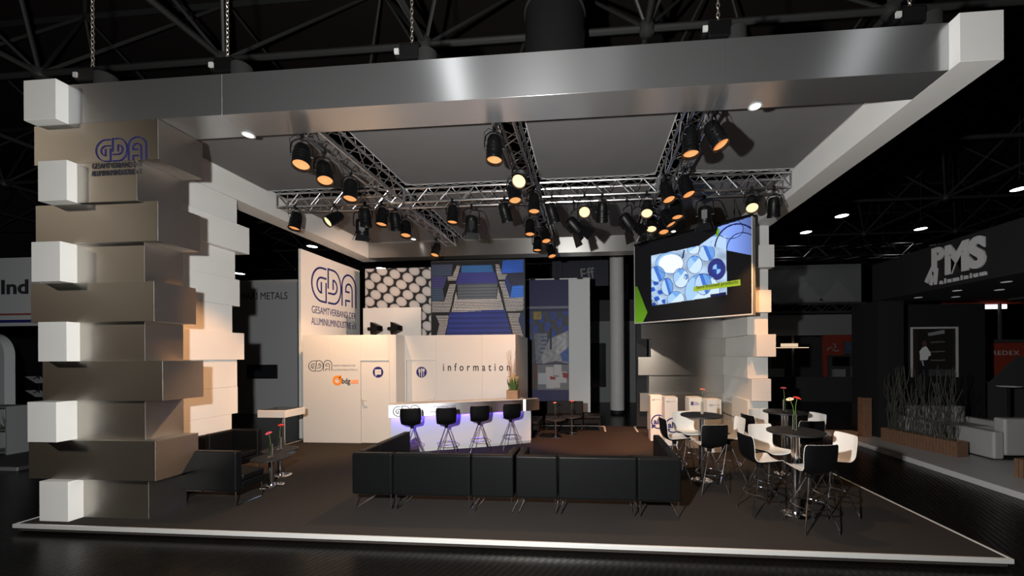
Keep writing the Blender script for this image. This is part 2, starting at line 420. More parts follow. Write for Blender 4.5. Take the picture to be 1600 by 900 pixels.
# --- right back pillar
t = thing('stacked_block_pillar', 'right back corner pillar of stacked aluminium and white blocks behind the screen', 'pillar', (9.9, 5.8, 0))
rf = {9: (11.08, 4.74), 8: (11.10, 4.54), 7: (11.06, 4.74), 6: (11.06, 4.60), 5: (11.06, 4.76), 4: (11.10, 4.49), 3: (11.06, 4.77), 2: (11.05, 4.61), 1: (11.05, 4.75), 0: (11.03, 4.70)}
for k in range(10):
    x1, y = rf[k]; w = .41 if k % 2 == 0 else .45
    blk('white_block', x1-w, x1, y, 6.70, k, 'white')
ml = {0: 8.60, 1: 8.40, 2: 8.65, 3: 8.36, 4: 8.71, 5: 8.44, 6: 8.62, 7: 8.40, 8: 8.66, 9: 8.42}
for k in range(10):
    yb = 6.28 if k % 2 else 6.32
    blk('aluminium_block', ml[k], rf[k][0]-(.41 if k % 2 == 0 else .45)-.001, yb, 6.66, k, 'alu_warm')
MB().box(8.33, 8.36+.25, 6.42, 6.60, .05, 4.9).build('core_post', M['black'], t)

# --- canopy frame
ZB, ZT = 4.957, 5.452
t = thing('canopy_frame', 'huge rectangular canopy of brushed aluminium front beam and white side beams', 'canopy', (W/2, 3.5, ZB))
for a, b in ((.508, 2.59), (2.593, 8.50), (8.503, 10.736)): MB().box(a, b, .184, .62, ZB, ZT).build('front_beam', M['alu_beam'], t, bevel=.0015, seg=1)
MB().box(.06, .507, .073, 6.96, ZB, ZT).build('side_beam', M['white'], t, bevel=.003, seg=1)
MB().box(10.737, 11.145, .073, 6.96, ZB, ZT).build('side_beam', M['white'], t, bevel=.003, seg=1)
MB().box(.508, 10.736, 6.52, 6.95, ZB, ZT).build('back_beam', M['alu_warm'], t, bevel=.0015, seg=1)

# --- chain hoists that carry the canopy
def hoist(x, label, first=[]):
    y = .42
    if first: return dup(first[0], (x, y, ZT), 0, label)
    t = thing('chain_hoist', label, 'hoist', (x, y, ZT), 0, 'chain hoists above the front beam')
    MB().box(x-.13, x+.13, y-.07, y+.07, ZT+.17, ZT+.36).box(x-.20, x-.13, y-.05, y+.05, ZT+.20, ZT+.33).build('motor', M['blackm'], t, bevel=.02)
    MB().lathe([(.07, 0), (.11, .03), (.11, .22), (.09, .24)], 16, (x+.20, y, ZT+.05)).build('chain_bag', mat('chain_bag_cloth', (.012, .012, .012), .9), t, smooth=True)
    MB().path([(x, y, ZT+.001), (x+.02, y, ZT+.05), (x+.03, y, ZT+.11), (x, y, ZT+.18)], .014, 8).build('hook', M['steel'], t, smooth=True)
    c = MB(); z = ZT+.36; k = 0
    while z < 8.5:
        a = .016
        pts = [(a*math.cos(q), 0, .034*math.sin(q)) if k % 2 == 0 else (0, a*math.cos(q), .034*math.sin(q)) for q in [2*PI*j/8 for j in range(8)]]
        c.path([(x+p[0], y+p[1], z+p[2]) for p in pts], .006, 4, closed=True); z += .055; k += 1
    c.build('chain', M['chain'], t)
    MB().box(x-.19, x-.135, y-.072, y-.0505, ZT+.24, ZT+.30).build('type_plate', M['hem'], t)
    first.append(t); return t
for x, l in ((.50, 'black chain hoist at the left end of the front beam'), (2.42, 'black chain hoist on the front beam, second from the left end'), (4.86, 'black chain hoist left of the bright gleam on the front beam'),
             (8.50, 'black chain hoist right of the big duct on the front beam'), (10.55, 'black chain hoist beside the right end block of the front beam')): hoist(x, l)

# --- fabric ceiling panels laced in between the trusses
def fabric(x0, x1, y0, y1, label, ties):
    z = 5.40; t = thing('fabric_panel', label, 'ceiling panel', ((x0+x1)/2, (y0+y1)/2, z), 0, 'grey fabric ceiling panels of the canopy')
    MB().box(x0, x1, y0, y1, z, z+.006).build('cloth', M['fabric'], t)
    h = MB(); e = .016
    h.box(x0, x1, y0, y0+e, z-.006, z-.0005).box(x0, x1, y1-e, y1, z-.006, z-.0005).box(x0, x0+e, y0+e, y1-e, z-.006, z-.0005).box(x1-e, x1, y0+e, y1-e, z-.006, z-.0005)
    h.build('hem', M['hem'], t)
    l = MB(); any_ = bool(ties); run = []; order = [q for q in 'FRBL' if q in ties]
    if order == ['F', 'B', 'L'] or order == ['B', 'L', 'F']: order = ['B', 'L', 'F']
    if 'F' not in order: order = [q for q in 'RBL' if q in ties]
    elif 'B' not in order: order = [q for q in 'LFR' if q in ties]
    for sd in order:
        if sd in 'LR': n = int((y1-y0)/.12); P_ = [((x0 if sd == 'L' else x1)+(-1 if sd == 'L' else 1)*(.006 if i % 2 else .065), y0+(y1-y0)*i/n, z-.003 if i % 2 else z-.06) for i in range(1, n)]
        else: n = int((x1-x0)/.12); P_ = [(x0+(x1-x0)*i/n, (y0 if sd == 'F' else y1)+(-1 if sd == 'F' else 1)*(.006 if i % 2 else .03), z-.003 if i % 2 else z-.02) for i in range(1, n)]
        if run and (Vector(P_[-1])-Vector(run[-1])).length < (Vector(P_[0])-Vector(run[-1])).length: P_.reverse()
        run += P_
    if len(run) > 2: l.path(run, .0035, 5)
    if any_: l.build('lacing', M['hem'], t)
TX = (3.23, 5.90, 8.46); g = .20
F0, F1, B0, B1 = .625, 3.06, 3.42, 6.515
for (a, b, y0, y1, l, s) in ((.512, TX[0]-g, F0, F1, 'grey fabric ceiling panel at the front left, over the pillar', 'RB'), (TX[0]+g, TX[1]-g, F0, F1, 'scuffed grey fabric ceiling panel at the front, left of the middle truss', 'LRB'),
        (TX[1]+g, TX[2]-g, F0, F1, 'grey fabric ceiling panel at the front, right of the middle truss', 'LRB'), (TX[2]+g, 10.732, F0, F1, 'grey fabric ceiling panel at the front right beside the white beam', 'LB'),
        (.512, TX[0]-g, B0, B1, 'grey fabric ceiling panel at the back left above the GDA sign', 'RF'), (TX[0]+g, TX[1]-g, B0, B1, 'grey fabric ceiling panel at the back, above the information counter', 'LRF'),
        (TX[1]+g, TX[2]-g, B0, B1, 'grey fabric ceiling panel at the back, left of the screen', 'LRF'), (TX[2]+g, 10.732, B0, B1, 'grey fabric ceiling panel at the back right above the screen', 'LF')): fabric(a, b, y0, y1, l, s)

# small recessed downlights
def downlight(x, y, z, label, first=[]):
    if first: return dup(first[0], (x, y, z), 0, label)
    t = thing('downlight', label, 'downlight', (x, y, z), 0, 'round downlights of the stand')
    MB().lathe([(.055, 0), (.075, -.004), (.08, -.012), (.06, -.014), (.055, -.002)], 20, (x, y, z), cap=False).build('rim', M['hem'], t, smooth=True)
    MB().lathe([(.001, -.013), (.058, -.013), (.058, -.008), (.001, -.008)], 20, (x, y, z)).build('diffuser', M['dglow'], t)
    first.append(t); return t
downlight(2.03, 6.25, 5.392, 'small lit downlight in the back left ceiling panel'); downlight(2.55, .57, ZB-.001, 'small lit downlight under the left part of the front beam')
downlight(9.32, 6.28, 5.392, 'small lit downlight in the ceiling behind the screen top'); downlight(8.97, .57, ZB-.001, 'small lit downlight under the right part of the front beam')

# --- lighting trusses
ZC = 5.215; S = .27; YT = 3.235
tg = 'lighting trusses under the canopy'
hx = S/2+.03
for p, q, l in (((.68, YT, ZC), (TX[0]-hx, YT, ZC), 'silver lattice truss across the canopy, left end piece'), ((TX[0]+hx, YT, ZC), (TX[1]-hx, YT, ZC), 'silver lattice truss across the canopy, piece left of the middle'),
        ((TX[1]+hx, YT, ZC), (TX[2]-hx, YT, ZC), 'silver lattice truss across the canopy, piece right of the middle'), ((TX[2]+hx, YT, ZC), (10.69, YT, ZC), 'silver lattice truss across the canopy, right end piece'),
        ((TX[0], .66, ZC), (TX[0], YT-hx, ZC), 'silver lattice truss from the front beam, leftmost of three'), ((TX[1], .66, ZC), (TX[1], YT-hx, ZC), 'silver lattice truss from the front beam, middle of three'),
        ((TX[2], .66, ZC), (TX[2], YT-hx, ZC), 'silver lattice truss from the front beam, rightmost of three'), ((TX[0], YT+hx, ZC), (TX[0], 5.98, ZC), 'silver lattice truss towards the back beam above the oval panel'),
        ((TX[1], YT+hx, ZC), (TX[1], 6.46, ZC), 'silver lattice truss towards the back beam in the middle'), ((TX[2], YT+hx, ZC), (TX[2], 6.05, ZC), 'silver lattice truss towards the back beam beside the screen')):
    lattice_truss('lighting_truss', l, p, q, S, M['steel'], tg, .0235, .009, .24)
for x, l in zip(TX, ('silver truss corner cube where the left truss crosses', 'silver truss corner cube where the middle truss crosses', 'silver truss corner cube where the right truss crosses')):
    t = thing('truss_corner', l, 'truss corner', (x, YT, ZC-S/2), 0, 'truss corner cubes'); c = MB(); h = S/2
    for a in (-h, h):
        for b in (-h, h):
            c.cyl((x+a, YT+b, ZC-h), (x+a, YT+b, ZC+h), .0235, 8).cyl((x+a, YT-h, ZC+b), (x+a, YT+h, ZC+b), .0235, 8).cyl((x-h, YT+a, ZC+b), (x+h, YT+a, ZC+b), .0235, 8)
    c.build('frame', M['steel'], t, smooth=True)
    d = MB()
    for a in (-h, h): d.cyl((x-h, YT+a, ZC-h), (x+h, YT+a, ZC+h), .009, 6).cyl((x+a, YT-h, ZC-h), (x+a, YT+h, ZC+h), .009, 6)
    d.build('lattice', M['steel'], t, smooth=True)

# --- stage lamps
LZ = ZC-S/2-.0235          # underside of the bottom chords
def par_proto():
    t = thing('par_can', 'x', 'stage lamp', (0, 0, 0))
    c = MB(); c.lathe([(.045, .17), (.075, .165), (.095, .12), (.10, .04), (.106, -.14), (.112, -.15), (.112, -.185), (.104, -.185), (.098, -.13), (.09, .0), (.0, .02)], 20)
    for k in range(3): c.lathe([(.103+.002*k, .02-.05*k), (.110, .017-.05*k), (.110, .009-.05*k), (.103, .006-.05*k)], 20)
    can = c.build('housing', M['blackm'], t, smooth=True)
    MB().lathe([(.001, -.125), (.05, -.135), (.098, -.145), (.098, -.140), (.001, -.120)], 20).build('lens', M['lens'], can, smooth=True)
    y = MB(); y.path([(-.128, 0, 0), (-.13, 0, .09), (-.11, 0, .17), (-.06, 0, .215), (0, 0, .225), (.06, 0, .215), (.11, 0, .17), (.13, 0, .09), (.128, 0, 0)], .009, 6)
    y.cyl((-.135, 0, 0), (-.10, 0, 0), .014, 8).cyl((.135, 0, 0), (.10, 0, 0), .014, 8)
    y.build('yoke', M['blackm'], t, smooth=True)
    MB().path([(.012, 0, .23), (.07, .03, .25), (.13, .05, .18), (.12, .05, .08), (.07, .06, .06), (.03, .06, .12)], .004, 5).build('safety_cable', M['blackm'], t, smooth=True)
    MB().cyl((0, 0, .22), (0, 0, 1.22), .011, 6).build('hanger', M['blackm'], t)
    MB().box(-.025, .025, -.03, .03, -.01, .05).cyl((-.02, 0, .04), (.02, 0, .04), .034, 10).build('clamp', M['blackm'], t)
    return t
def fresnel_proto(barn):
    t = thing('fresnel_lamp', 'x', 'stage lamp', (0, 0, 0))
    c = MB(); c.lathe([(.06, .17), (.10, .15), (.12, .10), (.125, -.10), (.135, -.11), (.135, -.14), (.12, -.14), (.115, -.06), (.0, -.02)], 20)
    c.box(-.05, .05, -.15, -.10, -.06, .10)
    can = c.build('housing', M['blackm'], t, smooth=True)
    MB().lathe([(.001, -.125), (.06, -.12), (.115, -.105), (.115, -.10), (.001, -.10)], 20).build('lens', M['lens_off'] if not barn else M['lens'], can, smooth=True)
    for k in range(4):
        a = k*PI/2; wd = .10; b = MB(); s = Matrix.Rotation(a, 3, 'Z'); ln = .20 if barn else .12; tilt = .10 if barn else .05
        P = [Vector((-wd, .125, -.145)), Vector((wd, .125, -.145)), Vector((wd*1.35, .125+tilt, -.145-ln)), Vector((-wd*1.35, .125+tilt, -.145-ln))]
        vs = [s@p for p in P]+[s@(p+Vector((0, .005, .003))) for p in P]
        b.add(vs, [(0, 1, 2, 3), (7, 6, 5, 4), (0, 4, 5, 1), (1, 5, 6, 2), (2, 6, 7, 3), (3, 7, 4, 0)]); b.build('barn_door', M['blackm'], can)
    y = MB(); y.path([(-.155, 0, 0), (-.16, 0, .14), (-.15, 0, .26), (-.10, 0, .30), (0, 0, .31), (.10, 0, .30), (.15, 0, .26), (.16, 0, .14), (.155, 0, 0)], .011, 6)
    y.cyl((-.165, 0, 0), (-.11, 0, 0), .018, 8).cyl((.165, 0, 0), (.11, 0, 0), .018, 8)
    y.build('yoke', M['blackm'], t, smooth=True)
    MB().cyl((0, 0, .30), (0, 0, 1.30), .012, 6).build('hanger', M['blackm'], t)
    MB().box(-.025, .025, -.03, .03, -.01, .05).cyl((-.02, 0, .04), (.02, 0, .04), .034, 10).build('clamp', M['blackm'], t)
    return t
protos = {'p': par_proto(), 'f': fresnel_proto(False), 'b': fresnel_proto(True)}
lens_me = {}
for nm in ('lens', 'lens_hot', 'lens_off'): lens_me[nm] = M[nm]
used = set()
def lamp(kind, x, y, z, yaw, tilt, lens, label):
    """hangs on the chord above (x, y); its body pivots at height z; tilt leans the beam towards the yaw direction"""
    yokeh = .225 if kind == 'p' else .31; top = LZ
    z = min(z, top-yokeh-.02)
    lab = label
    if kind not in used: used.add(kind); r = protos[kind]; r.location = (x, y, z); r.rotation_euler = (0, 0, yaw); r['label'] = lab
    else: r = dup(protos[kind], (x, y, z), yaw, lab)
    r['group'] = 'stage lamps on the canopy trusses'
    for c in r.children:
        b = c.name.split('.')[0]
        if b == 'housing':
            c.rotation_euler = (tilt, 0, 0)
            for gch in c.children:
                if gch.name.split('.')[0] == 'lens':
                    if lens != 'lens': gch.data = gch.data.copy(); gch.data.materials[0] = M[lens]
        elif b == 'hanger': c.scale.z = max(.01, top-z-yokeh); c.location.z = yokeh-(.22 if kind == 'p' else .30)*c.scale.z
        elif b == 'clamp': c.location.z = top-z-.012
    return r
d = math.radians
LAMPS = [
 ('p', 1.09, 3.1, 4.79, d(170), d(12), 'lens', 'black par can near the left end of the cross truss, pointing down'),
 ('p', 1.92, 3.1, 4.85, d(150), d(50), 'lens_hot', 'black par can with glowing lens, second from the left on the cross truss'),
 ('p', 2.57, 3.1, 4.85, d(10), d(10), 'lens_off', 'dark par can tucked close under the cross truss, left of the left corner cube'),
 ('f', 2.33, 3.37, 4.715, d(30), d(20), 'lens_off', 'big round lamp in a tall yoke, low on the left of the cross truss'),
 ('p', 2.92, 3.1, 4.85, d(180), d(10), 'lens', 'black par can with orange lens just left of the left corner cube'),
 ('p', 3.05, 3.37, 4.85, d(0), d(15), 'lens_off', 'dark par can behind the others right beside the left corner cube'),
 ('p', 4.36, 3.1, 4.82, d(180), d(6), 'lens', 'black par can alone between left corner cube and the big round lamp'),
 ('f', 4.65, 3.37, 4.7, d(20), d(30), 'lens_off', 'big round lamp in a tall yoke hanging over the counter side of the cross truss'),
 ('p', 5.4, 3.1, 4.82, d(-30), d(25), 'lens_off', 'dark par can turned away, left of the middle corner cube'),
 ('p', 6.32, 3.1, 4.76, d(-40), d(25), 'lens_off', 'dark par can turned away, first right of the middle corner cube'),
 ('b', 6.73, 3.37, 4.6, d(-60), d(50), 'lens', 'lamp with open barn doors, left one on the cross truss'),
 ('p', 6.94, 3.1, 4.84, d(180), d(50), 'lens_hot', 'par can with bright lens facing forward between two barn-door lamps'),
 ('p', 7.275, 3.1, 4.75, d(0), d(30), 'lens_off', 'dark par can turned away right of the bright forward-facing one'),
 ('b', 7.77, 3.37, 4.64, d(-60), d(45), 'lens', 'lamp with open barn doors, right one on the cross truss'),
 ('p', 8.11, 3.1, 4.79, d(170), d(35), 'lens_hot', 'par can with bright lens just left of the right corner cube'),
 ('p', 8.65, 3.1, 4.75, d(200), d(12), 'lens', 'black par can just right of the right corner cube'),
 ('f', 9.25, 3.37, 4.72, d(-20), d(20), 'lens_off', 'big round lamp in a tall yoke hanging just above the screen'),
 ('p', 10.01, 3.1, 4.83, d(160), d(40), 'lens_hot', 'par can with bright lens near the right end of the cross truss'),
 ('p', 10.4, 3.1, 4.73, d(-20), d(20), 'lens_off', 'dark par can at the right end of the cross truss'),
 ('p', 3.095, .82, 4.78, d(210), d(22), 'lens', 'par can closest to the front beam on the left truss'),
 ('p', 3.095, 1.25, 4.77, d(225), d(25), 'lens', 'par can second from the front beam on the left truss'),
 ('p', 3.095, 1.86, 4.78, d(200), d(14), 'lens', 'par can third from the front beam on the left truss'),
 ('p', 5.765, 0.88, 4.78, d(190), d(8), 'lens', 'par can closest to the front beam on the middle truss'),
 ('p', 5.965, 1.69, 4.78, d(178), d(45), 'lens_hot', 'par can with bright round lens facing forward on the middle truss'),
 ('p', 5.765, 2.18, 4.78, d(215), d(16), 'lens', 'par can on the middle truss behind the bright forward-facing one'),
 ('p', 6.035, 2.65, 4.78, d(190), d(10), 'lens', 'par can on the middle truss just in front of the cross truss'),
 ('p', 8.595, .82, 4.78, d(235), d(24), 'lens', 'large par can closest to the front beam on the right truss, tilted right'),
 ('p', 8.325, 0.95, 4.78, d(185), d(6), 'lens', 'par can second from the front beam on the right truss, pointing down'),
 ('p', 8.595, 2.22, 4.78, d(225), d(20), 'lens', 'par can third from the front beam on the right truss'),
 ('p', 8.325, 2.4, 4.78, d(215), d(20), 'lens', 'par can on the right truss just in front of the cross truss'),
 ('p', 3.095, 3.72, 4.78, d(200), d(16), 'lens', 'par can on the left truss just behind the cross truss'),
 ('p', 3.095, 5.29, 4.78, d(170), d(20), 'lens', 'par can at the back end of the left truss above the oval panel'),
 ('p', 5.765, 3.88, 4.78, d(190), d(12), 'lens', 'par can on the middle truss just behind the cross truss'),
 ('p', 6.035, 4.41, 4.78, d(210), d(20), 'lens', 'par can on the right side of the middle truss, halfway to the back'),
 ('p', 5.765, 5.05, 4.78, d(180), d(8), 'lens', 'par can on the left side of the middle truss, near its back end'),
 ('p', 6.035, 5.69, 4.78, d(215), d(22), 'lens', 'par can at the back end of the middle truss'),
 ('p', 8.325, 3.88, 4.78, d(170), d(26), 'lens_hot', 'par can with glowing lens on the right truss just behind the cross truss'),
 ('p', 8.595, 4.05, 4.78, d(185), d(20), 'lens', 'par can on the right truss beside the upper left corner of the screen'),
 ('p', 8.595, 3.6, 4.78, d(240), d(26), 'lens', 'par can tilted sideways above the upper left part of the screen')]
for a in LAMPS: lamp(*a)

# ================================================================== CABIN, SIGNS, COUNTER
YL, YR, ZT2 = 4.28, 4.68, 2.535
t = thing('cabin', 'white walled cabin with two doors behind the information counter', 'cabin', (2.8, 5.6, 0))
def bx(nm, m, par, *a, bevel=.002, lab=None):
    o = MB().box(*a).build(nm, m, par, bevel=bevel, seg=1)
    if lab: o['label'] = lab
    return o
LX0, LX1, RX1 = .262, 2.555, 5.28
D1 = (1.695, 2.385); D2 = (2.60, 3.345); DZ = 1.935
for a, b in ((LX0, .93), (.932, D1[0])): bx('wall_panel', M['white_lac'], t, a, b, YL, YL+.06, .005, ZT2)
bx('wall_panel', M['white_lac'], t, D1[0]+.001, D1[1]-.001, YL, YL+.06, DZ+.006, ZT2)
bx('wall_panel', M['white_lac'], t, D1[1]+.001, LX1, YL, YL+.06, .005, ZT2)
bx('wall_panel', M['white_lac'], t, LX1-.06, LX1, YL+.061, YR+.06, .005, ZT2)
bx('wall_panel', M['white_lac'], t, LX0, LX0+.06, YL+.061, 6.45, .005, ZT2)
bx('wall_panel', M['white_lac'], t, LX1+.001, D2[0]-.001, YR, YR+.06, .005, ZT2)
bx('wall_panel', M['white_lac'], t, D2[0], D2[1]-.001, YR, YR+.06, DZ+.006, ZT2)
for a, b in ((D2[1]+.001, 4.47), (4.472, RX1)): bx('wall_panel', M['white_lac'], t, a, b, YR, YR+.06, .005, ZT2)
bx('wall_panel', M['white_lac'], t, RX1-.06, RX1, YR+.061, 6.45, .005, ZT2)
bx('wall_panel', M['white_lac'], t, LX0+.061, RX1-.061, 6.39, 6.45, .005, ZT2)
bx('roof_board', M['white_lac'], t, LX0+.061, LX1-.061, YL+.07, 6.38, ZT2-.06, ZT2-.02); bx('roof_board', M['white_lac'], t, LX1-.059, RX1-.061, YR+.07, 6.38, ZT2-.06, ZT2-.02)
def door(x0, x1, y, handle_x, hs):
    dr = bx('door', M['white_lac'], t, x0+.006, x1-.006, y+.008, y+.05, .012, DZ)
    fr = MB(); fr.box(x0-.012, x1+.012, y-.012, y-.001, DZ+.001, DZ+.018).box(x0-.012, x0+.001, y-.008, y-.001, .008, DZ).box(x1-.001, x1+.012, y-.008, y-.001, .008, DZ); fr.build('door_frame', M['white_lac'], t)
    h = MB(); h.box(handle_x-.022, handle_x+.022, y+.001, y+.008, .90, 1.05)
    h.path([(handle_x, y+.005, 1.01), (handle_x, y-.04, 1.01), (handle_x+hs*.02, y-.05, 1.01), (handle_x+hs*.11, y-.05, 1.01)], .010, 8)
    h.cyl((handle_x, y+.005, .94), (handle_x, y-.012, .94), .014, 10)
    h.build('handle', M['trim'], dr, smooth=True)
    return dr
def disc(par, m, c, r, y, n=40, nm='disc', th=.003):
    P = [(c[0]+r*math.cos(2*PI*i/n), c[1]+r*math.sin(2*PI*i/n)) for i in range(n)]
    return MB().prism(P, lambda a, b: (a, y, b), lambda a, b: (a, y-th, b)).build(nm, m, par)
dr1 = door(*D1, YL, D1[0]+.05, 1); dr2 = door(*D2, YR, D2[1]-.06, -1)
# speech-bubble sign on the left door
cx, cz = 2.115, 1.664; y = YL+.007
disc(dr1, M['navy'], (cx, cz), .128, y, nm='sign_disc')
MB().prism([(cx-.075, cz+.065), (cx-.075, cz-.055), (cx-.062, cz-.055), (cx-.062, cz-.105), (cx-.02, cz-.055), (cx+.075, cz-.055), (cx+.075, cz+.065)], lambda a, b: (a, y-.0031, b), lambda a, b: (a, y-.005, b)).build('sign_bubble', M['white_lac'], dr1)
for k in (-1, 0, 1): disc(dr1, M['grey_ink'], (cx+k*.03, cz+.006), .009, y-.0051, 10, 'sign_dot', .001)
# cutlery sign on the right door
cx, cz = 2.975, 1.645; y = YR+.007
disc(dr2, M['navy'], (cx, cz), .13, y, nm='sign_disc')
k = MB(); f0 = lambda a, b: (cx+a, y-.0031, cz+b); f1 = lambda a, b: (cx+a, y-.005, cz+b)
for q in (-.068, -.05, -.032): k.prism([(q-.006, .015), (q+.006, .015), (q+.006, .08), (q-.006, .08)], f0, f1)
k.prism([(-.074, .02), (-.066, -.01), (-.057, -.02), (-.057, -.10), (-.043, -.10), (-.043, -.02), (-.034, -.01), (-.026, .02)], f0, f1)
k.prism([(-.008, -.115), (.012, -.115), (.014, -.01), (.022, .02), (.018, .085), (.004, .105), (-.008, .09)], f0, f1)
k.prism([(.055+.026*math.cos(a), .05+.042*math.sin(a)) for a in [2*PI*i/18 for i in range(18)]], f0, f1); k.prism([(.048, .012), (.062, .012), (.063, -.10), (.047, -.10)], f0, f1)
k.build('sign_cutlery', M['white_lac'], dr2)
gda_logo(M['ink'], t, (.411, YL, 1.695), (1, 0, 0), (0, 0, 1), .575, .245, .05, name='logo')
lettering('lettering', 'GESAMTVERBAND DER', M['grey_ink'], t, (1.017, YL, 1.80), (1, 0, 0), (0, 0, 1), .55, .042)
lettering('lettering', 'ALUMINIUMINDUSTRIE e.V.', M['grey_ink'], t, (1.017, YL, 1.70), (1, 0, 0), (0, 0, 1), .61, .042)
# orange swirl mark + letters
o = MB(); f = lambda a, b, dd: (1.02+a, YL-dd-.0005, 1.37+b)
ribbon(o, [(.20, .19), (.11, .19)]+arc(.10, .10, .088, 90, 360, 22)+arc(.10, .10, .088, 0, 40, 6)+[(.12, .125)], .055, f, .004); o.build('logo', M['orange'], t)
lettering('lettering', 'bdg', M['ink'], t, (1.232, YL, 1.355), (1, 0, 0), (0, 0, 1), .205, .17, bold=.02)
lettering('lettering', 'uss', M['orange'], t, (1.447, YL, 1.395), (1, 0, 0), (0, 0, 1), .19, .092, bold=.02)
lettering('lettering', 'information', M['ink'], t, (3.515, YR, 1.672), (1, 0, 0), (0, 0, 1), 1.635, .185, bold=.012, spacing=1.75)

# tall GDA sign that runs back along the cabin's left edge
sx = -.06
t = thing('sign_panel', 'tall white sign panel with big blue GDA letters above the cabin', 'sign', (sx-.03, 5.8, 0))
MB().box(sx-.06, sx, 4.62, 6.98, ZT2-2.52, 4.70).build('board', M['white'], t, bevel=.002)
gda_logo(M['navy'], t, (sx, 4.98, 3.50), (0, 1, 0), (0, 0, 1), 1.80, .92, .058)
lettering('lettering', 'GESAMTVERBAND DER', M['navy'], t, (sx, 4.98, 3.16), (0, 1, 0), (0, 0, 1), 1.80, .19)
lettering('lettering', 'ALUMINIUMINDUSTRIE e.V.', M['navy'], t, (sx, 4.96, 2.86), (0, 1, 0), (0, 0, 1), 1.86, .19)

t = thing('display_board', 'white upright panel on the cabin roof with two small black spotlights before it', 'panel', (1.4, 6.0, ZT2-.02))
MB().box(.665, 2.34, 6.0, 6.05, ZT2-.019, 3.40).build('board', M['white'], t, bevel=.002)
def rooflight(x, z, label, first=[]):
    if first: return dup(first[0], (x, 5.72, ZT2-.019), 0, label)
    t = thing('spotlight', label, 'spotlight', (x, 5.72, ZT2-.019), 0, 'spotlights on the cabin roof'); z0 = ZT2-.019
    MB().path([(x-.12, 5.72, z0+.01), (x+.10, 5.72, z0+.01), (x-.04, 5.72, z0+.09), (x-.10, 5.72, z0+.20), (x-.08, 5.72, z0+.24)], .012, 6).build('stand', M['blackm'], t, smooth=True)
    MB().cyl((x-.16, 5.72, z0+.27), (x-.03, 5.72, z0+.27), .05, 14).cyl((x-.06, 5.72, z0+.27), (x+.02, 5.72, z0+.27), .09, 16).build('housing', M['blackm'], t, smooth=True)
    MB().add([(x-.03, 5.60, z0+.45), (x+.18, 5.60, z0+.35), (x+.18, 5.60, z0+.22), (x-.03, 5.60, z0+.11), (x-.03, 5.84, z0+.45), (x+.18, 5.84, z0+.35), (x+.18, 5.84, z0+.22), (x-.03, 5.84, z0+.11)],
        [(0, 1, 5, 4), (2, 3, 7, 6), (0, 1, 2, 3), (4, 5, 6, 7), (0, 3, 7, 4)]).build('barn_doors', M['blackm'], t)
    first.append(t); return t
rooflight(1.15, 2.8, 'black spotlight on the cabin roof, left of the pair, before the white panel'); rooflight(1.72, 2.8, 'black spotlight on the cabin roof, right of the pair, before the white panel')

# oval pattern print
def f_oval(u, v):
    x, y = u*95.5, v*125; best = 9; ca, sa = math.cos(.45), math.sin(.45)
    i0 = (x+y*1.0)/18.8
    for m in range(-14, 22):
        for n in (-2, -1, 0, 1, 2):
            k = round((x-9.4*m-6)/-9.4)+n
            cx, cy = 6+9.4*m-9.4*k, 14.6*m+9.4*k-2
            dx, dy = x-cx, y-cy
            if abs(dx) > 10 or abs(dy) > 10: continue
            p, q = dx*ca+dy*sa, -dx*sa+dy*ca
            e = (p/8.0)**2+(q/6.3)**2
            if e < best: best = e
    if best < .92: return (.55-.10*best, .52-.09*best, .50-.09*best)
    if best < 1.08: return (.16, .15, .15)
    return (.008, .008, .009)
t = thing('printed_wall', 'large print of pale ovals on black behind the white roof panel', 'panel', (1.45, 6.42, 0))
MB().box(.44, 2.445, 6.47, 6.50, .02, 4.62).build('board', M['dark'], t)
printed('print', t, (.44, 6.466, 2.0), (1, 0, 0), (0, 0, 1), 2.0, 2.62, 190, 220, f_oval, M['print'])
